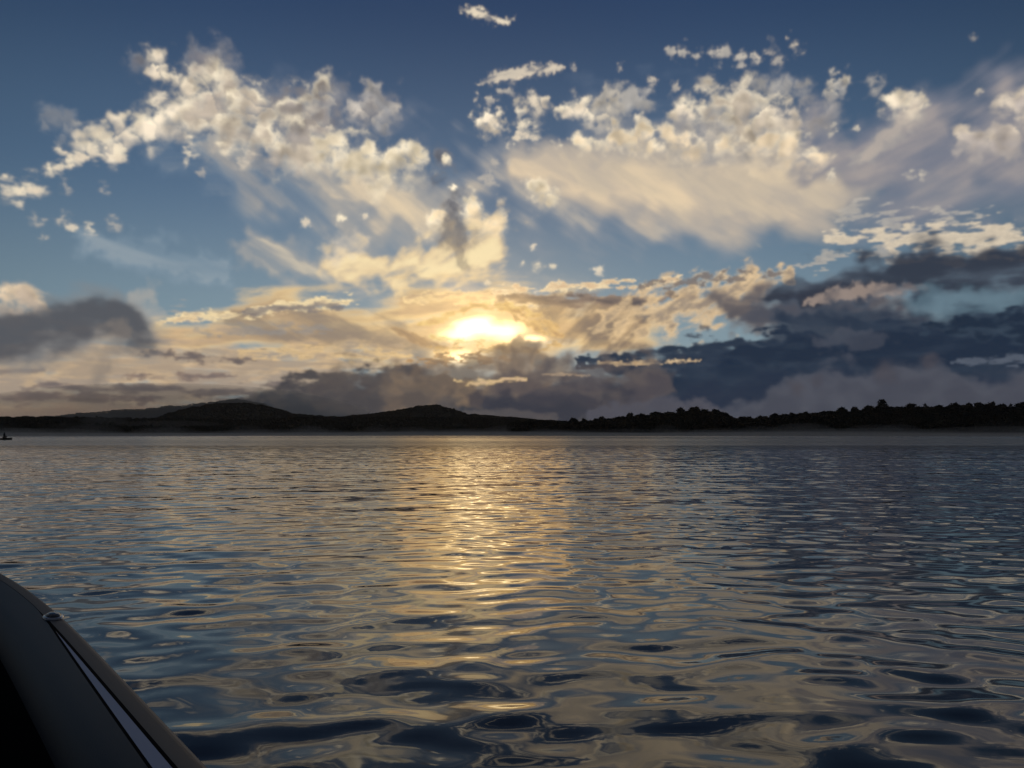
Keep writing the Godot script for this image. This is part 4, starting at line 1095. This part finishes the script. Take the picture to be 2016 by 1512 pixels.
func build_far_boat() -> void:
	var b := Node3D.new()
	b.name = "fishing_boat"
	b.position = Vector3(-103.6, 0.0, -168.0)
	add_child(b)
	tag(b, "small low fishing boat far off on the misty lake at the left edge", "boat")
	var dark := paint(Color(0.05, 0.04, 0.032), 0.5, 0.4)
	var pale := paint(Color(0.45, 0.44, 0.42), 0.4, 0.5)
	var outer := []
	for i in 25:                                                  # hull sections from stern to bow along +x
		var t := i / 24.0
		var x := lerpf(-2.5, 2.5, t)
		var w := 0.9 * (1.0 - pow(t, 4.0)) + 0.01
		var rise := 0.30 + 0.16 * pow(t, 3.0)
		outer.append(PackedVector3Array([Vector3(x, rise - 0.04, 0.86 * w), Vector3(x, rise, 0.95 * w), Vector3(x, rise, w), Vector3(x, 0.08, w * 0.9), Vector3(x, -0.18 + 0.2 * pow(t, 4.0), w * 0.45), Vector3(x, -0.2 + 0.25 * pow(t, 4.0), 0), Vector3(x, -0.18 + 0.2 * pow(t, 4.0), -w * 0.45), Vector3(x, 0.08, -w * 0.9), Vector3(x, rise, -w), Vector3(x, rise, -0.95 * w), Vector3(x, rise - 0.04, -0.86 * w)]))
	put("hull", sheet(outer), dark, b)
	var deck := []
	for i in 25:
		var t := i / 24.0
		var w := 0.86 * (0.9 * (1.0 - pow(t, 4.0)) + 0.01)
		deck.append(PackedVector3Array([Vector3(lerpf(-2.5, 2.5, t), 0.26 + 0.16 * pow(t, 3.0), w), Vector3(lerpf(-2.5, 2.5, t), 0.26 + 0.16 * pow(t, 3.0), -w)]))
	put("deck", sheet(deck), dark, b)
	var glass := []
	for i in 9:
		var a := lerpf(-0.9, 0.9, i / 8.0)
		glass.append(PackedVector3Array([Vector3(-0.15 + 0.25 * cos(a), 0.32, 0.7 * sin(a)), Vector3(-0.55 + 0.2 * cos(a), 0.85, 0.6 * sin(a))]))
	var screen := put("windscreen", sheet(glass), pale, b)
	screen.position.x = -0.15
	var seat := BoxMesh.new()
	seat.size = Vector3(0.45, 0.32, 0.5)
	put("seat", seat, dark, b).position = Vector3(0.9, 0.44, 0)
	var motor := CapsuleMesh.new()
	motor.radius = 0.17
	motor.height = 0.75
	put("outboard_motor", motor, dark, b).position = Vector3(-2.62, 0.5, 0)
	# the angler: seated, facing the bow, a hand on the knee and a hand raised
	var j := [[Vector3(0, 0.1, 0), 0.15], [Vector3(0.02, 0.32, 0), 0.15], [Vector3(0.03, 0.52, 0), 0.15], [Vector3(0.05, 0.66, 0), 0.06], [Vector3(0.07, 0.80, 0), 0.105],
		[Vector3(0.02, 0.55, 0.19), 0.06], [Vector3(0.12, 0.32, 0.24), 0.045], [Vector3(0.36, 0.30, 0.16), 0.035], [Vector3(0.02, 0.55, -0.19), 0.06], [Vector3(0.14, 0.34, -0.24), 0.045], [Vector3(0.36, 0.38, -0.12), 0.035],
		[Vector3(0.0, 0.08, 0.1), 0.09], [Vector3(0.42, 0.12, 0.13), 0.07], [Vector3(0.42, -0.28, 0.13), 0.045], [Vector3(0.56, -0.31, 0.13), 0.04],
		[Vector3(0.0, 0.08, -0.1), 0.09], [Vector3(0.42, 0.12, -0.13), 0.07], [Vector3(0.42, -0.28, -0.13), 0.045], [Vector3(0.56, -0.31, -0.13), 0.04], [Vector3(0.18, 0.80, 0), 0.035], [Vector3(0.17, 0.77, 0), 0.025]]
	var man := put("person", blob_body(j, [[0, 1], [1, 2], [2, 3], [3, 4], [2, 5], [5, 6], [6, 7], [2, 8], [8, 9], [9, 10], [11, 12], [12, 13], [13, 14], [15, 16], [16, 17], [17, 18], [0, 11], [0, 15], [4, 19], [4, 20]], 0.028), paint(Color(0.03, 0.03, 0.035), 0.9, 0.3))
	man.position = b.position + Vector3(0.86, 0.62, 0)
	tag(man, "angler in dark clothes sitting in the small fishing boat at left", "person")


func _ready() -> void:
	# ---------------------------------------------------------------- camera, sky, sun, exposure
	var cam := Camera3D.new()
	cam.name = "camera"
	cam.fov = 49.71
	cam.near = 0.05
	cam.far = 30000.0
	cam.position = Vector3(0, 1.3, 0)
	cam.rotation_degrees = Vector3(3.415, 0, 0)
	add_child(cam)
	var sky := Sky.new()
	var pan := PanoramaSkyMaterial.new()
	pan.panorama = make_sky()
	sky.sky_material = pan
	var env := Environment.new()
	env.background_mode = Environment.BG_SKY
	env.sky = sky
	env.tonemap_mode = Environment.TONE_MAPPER_LINEAR
	env.tonemap_exposure = 1.0
	env.sdfgi_enabled = true
	env.ssao_enabled = true
	env.ssil_enabled = true
	env.volumetric_fog_enabled = true
	env.volumetric_fog_density = 0.00006
	env.volumetric_fog_albedo = Color(0.95, 0.93, 0.90)
	env.volumetric_fog_anisotropy = 0.55
	var we := WorldEnvironment.new()
	we.name = "world"
	we.environment = env
	add_child(we)
	if SKY_ONLY:
		return
	var sun := DirectionalLight3D.new()                # the sun, veiled by the cloud in front of it
	sun.name = "sun"
	sun.light_color = Color(1.0, 0.75, 0.42)
	sun.light_energy = 0.003
	sun.light_angular_distance = 12.0
	sun.shadow_enabled = true
	sun.rotation_degrees = Vector3(-7.4, 181.9, 0)
	add_child(sun)
	build_water()
	build_land()
	build_boat()
	build_far_boat()
	build_mist()
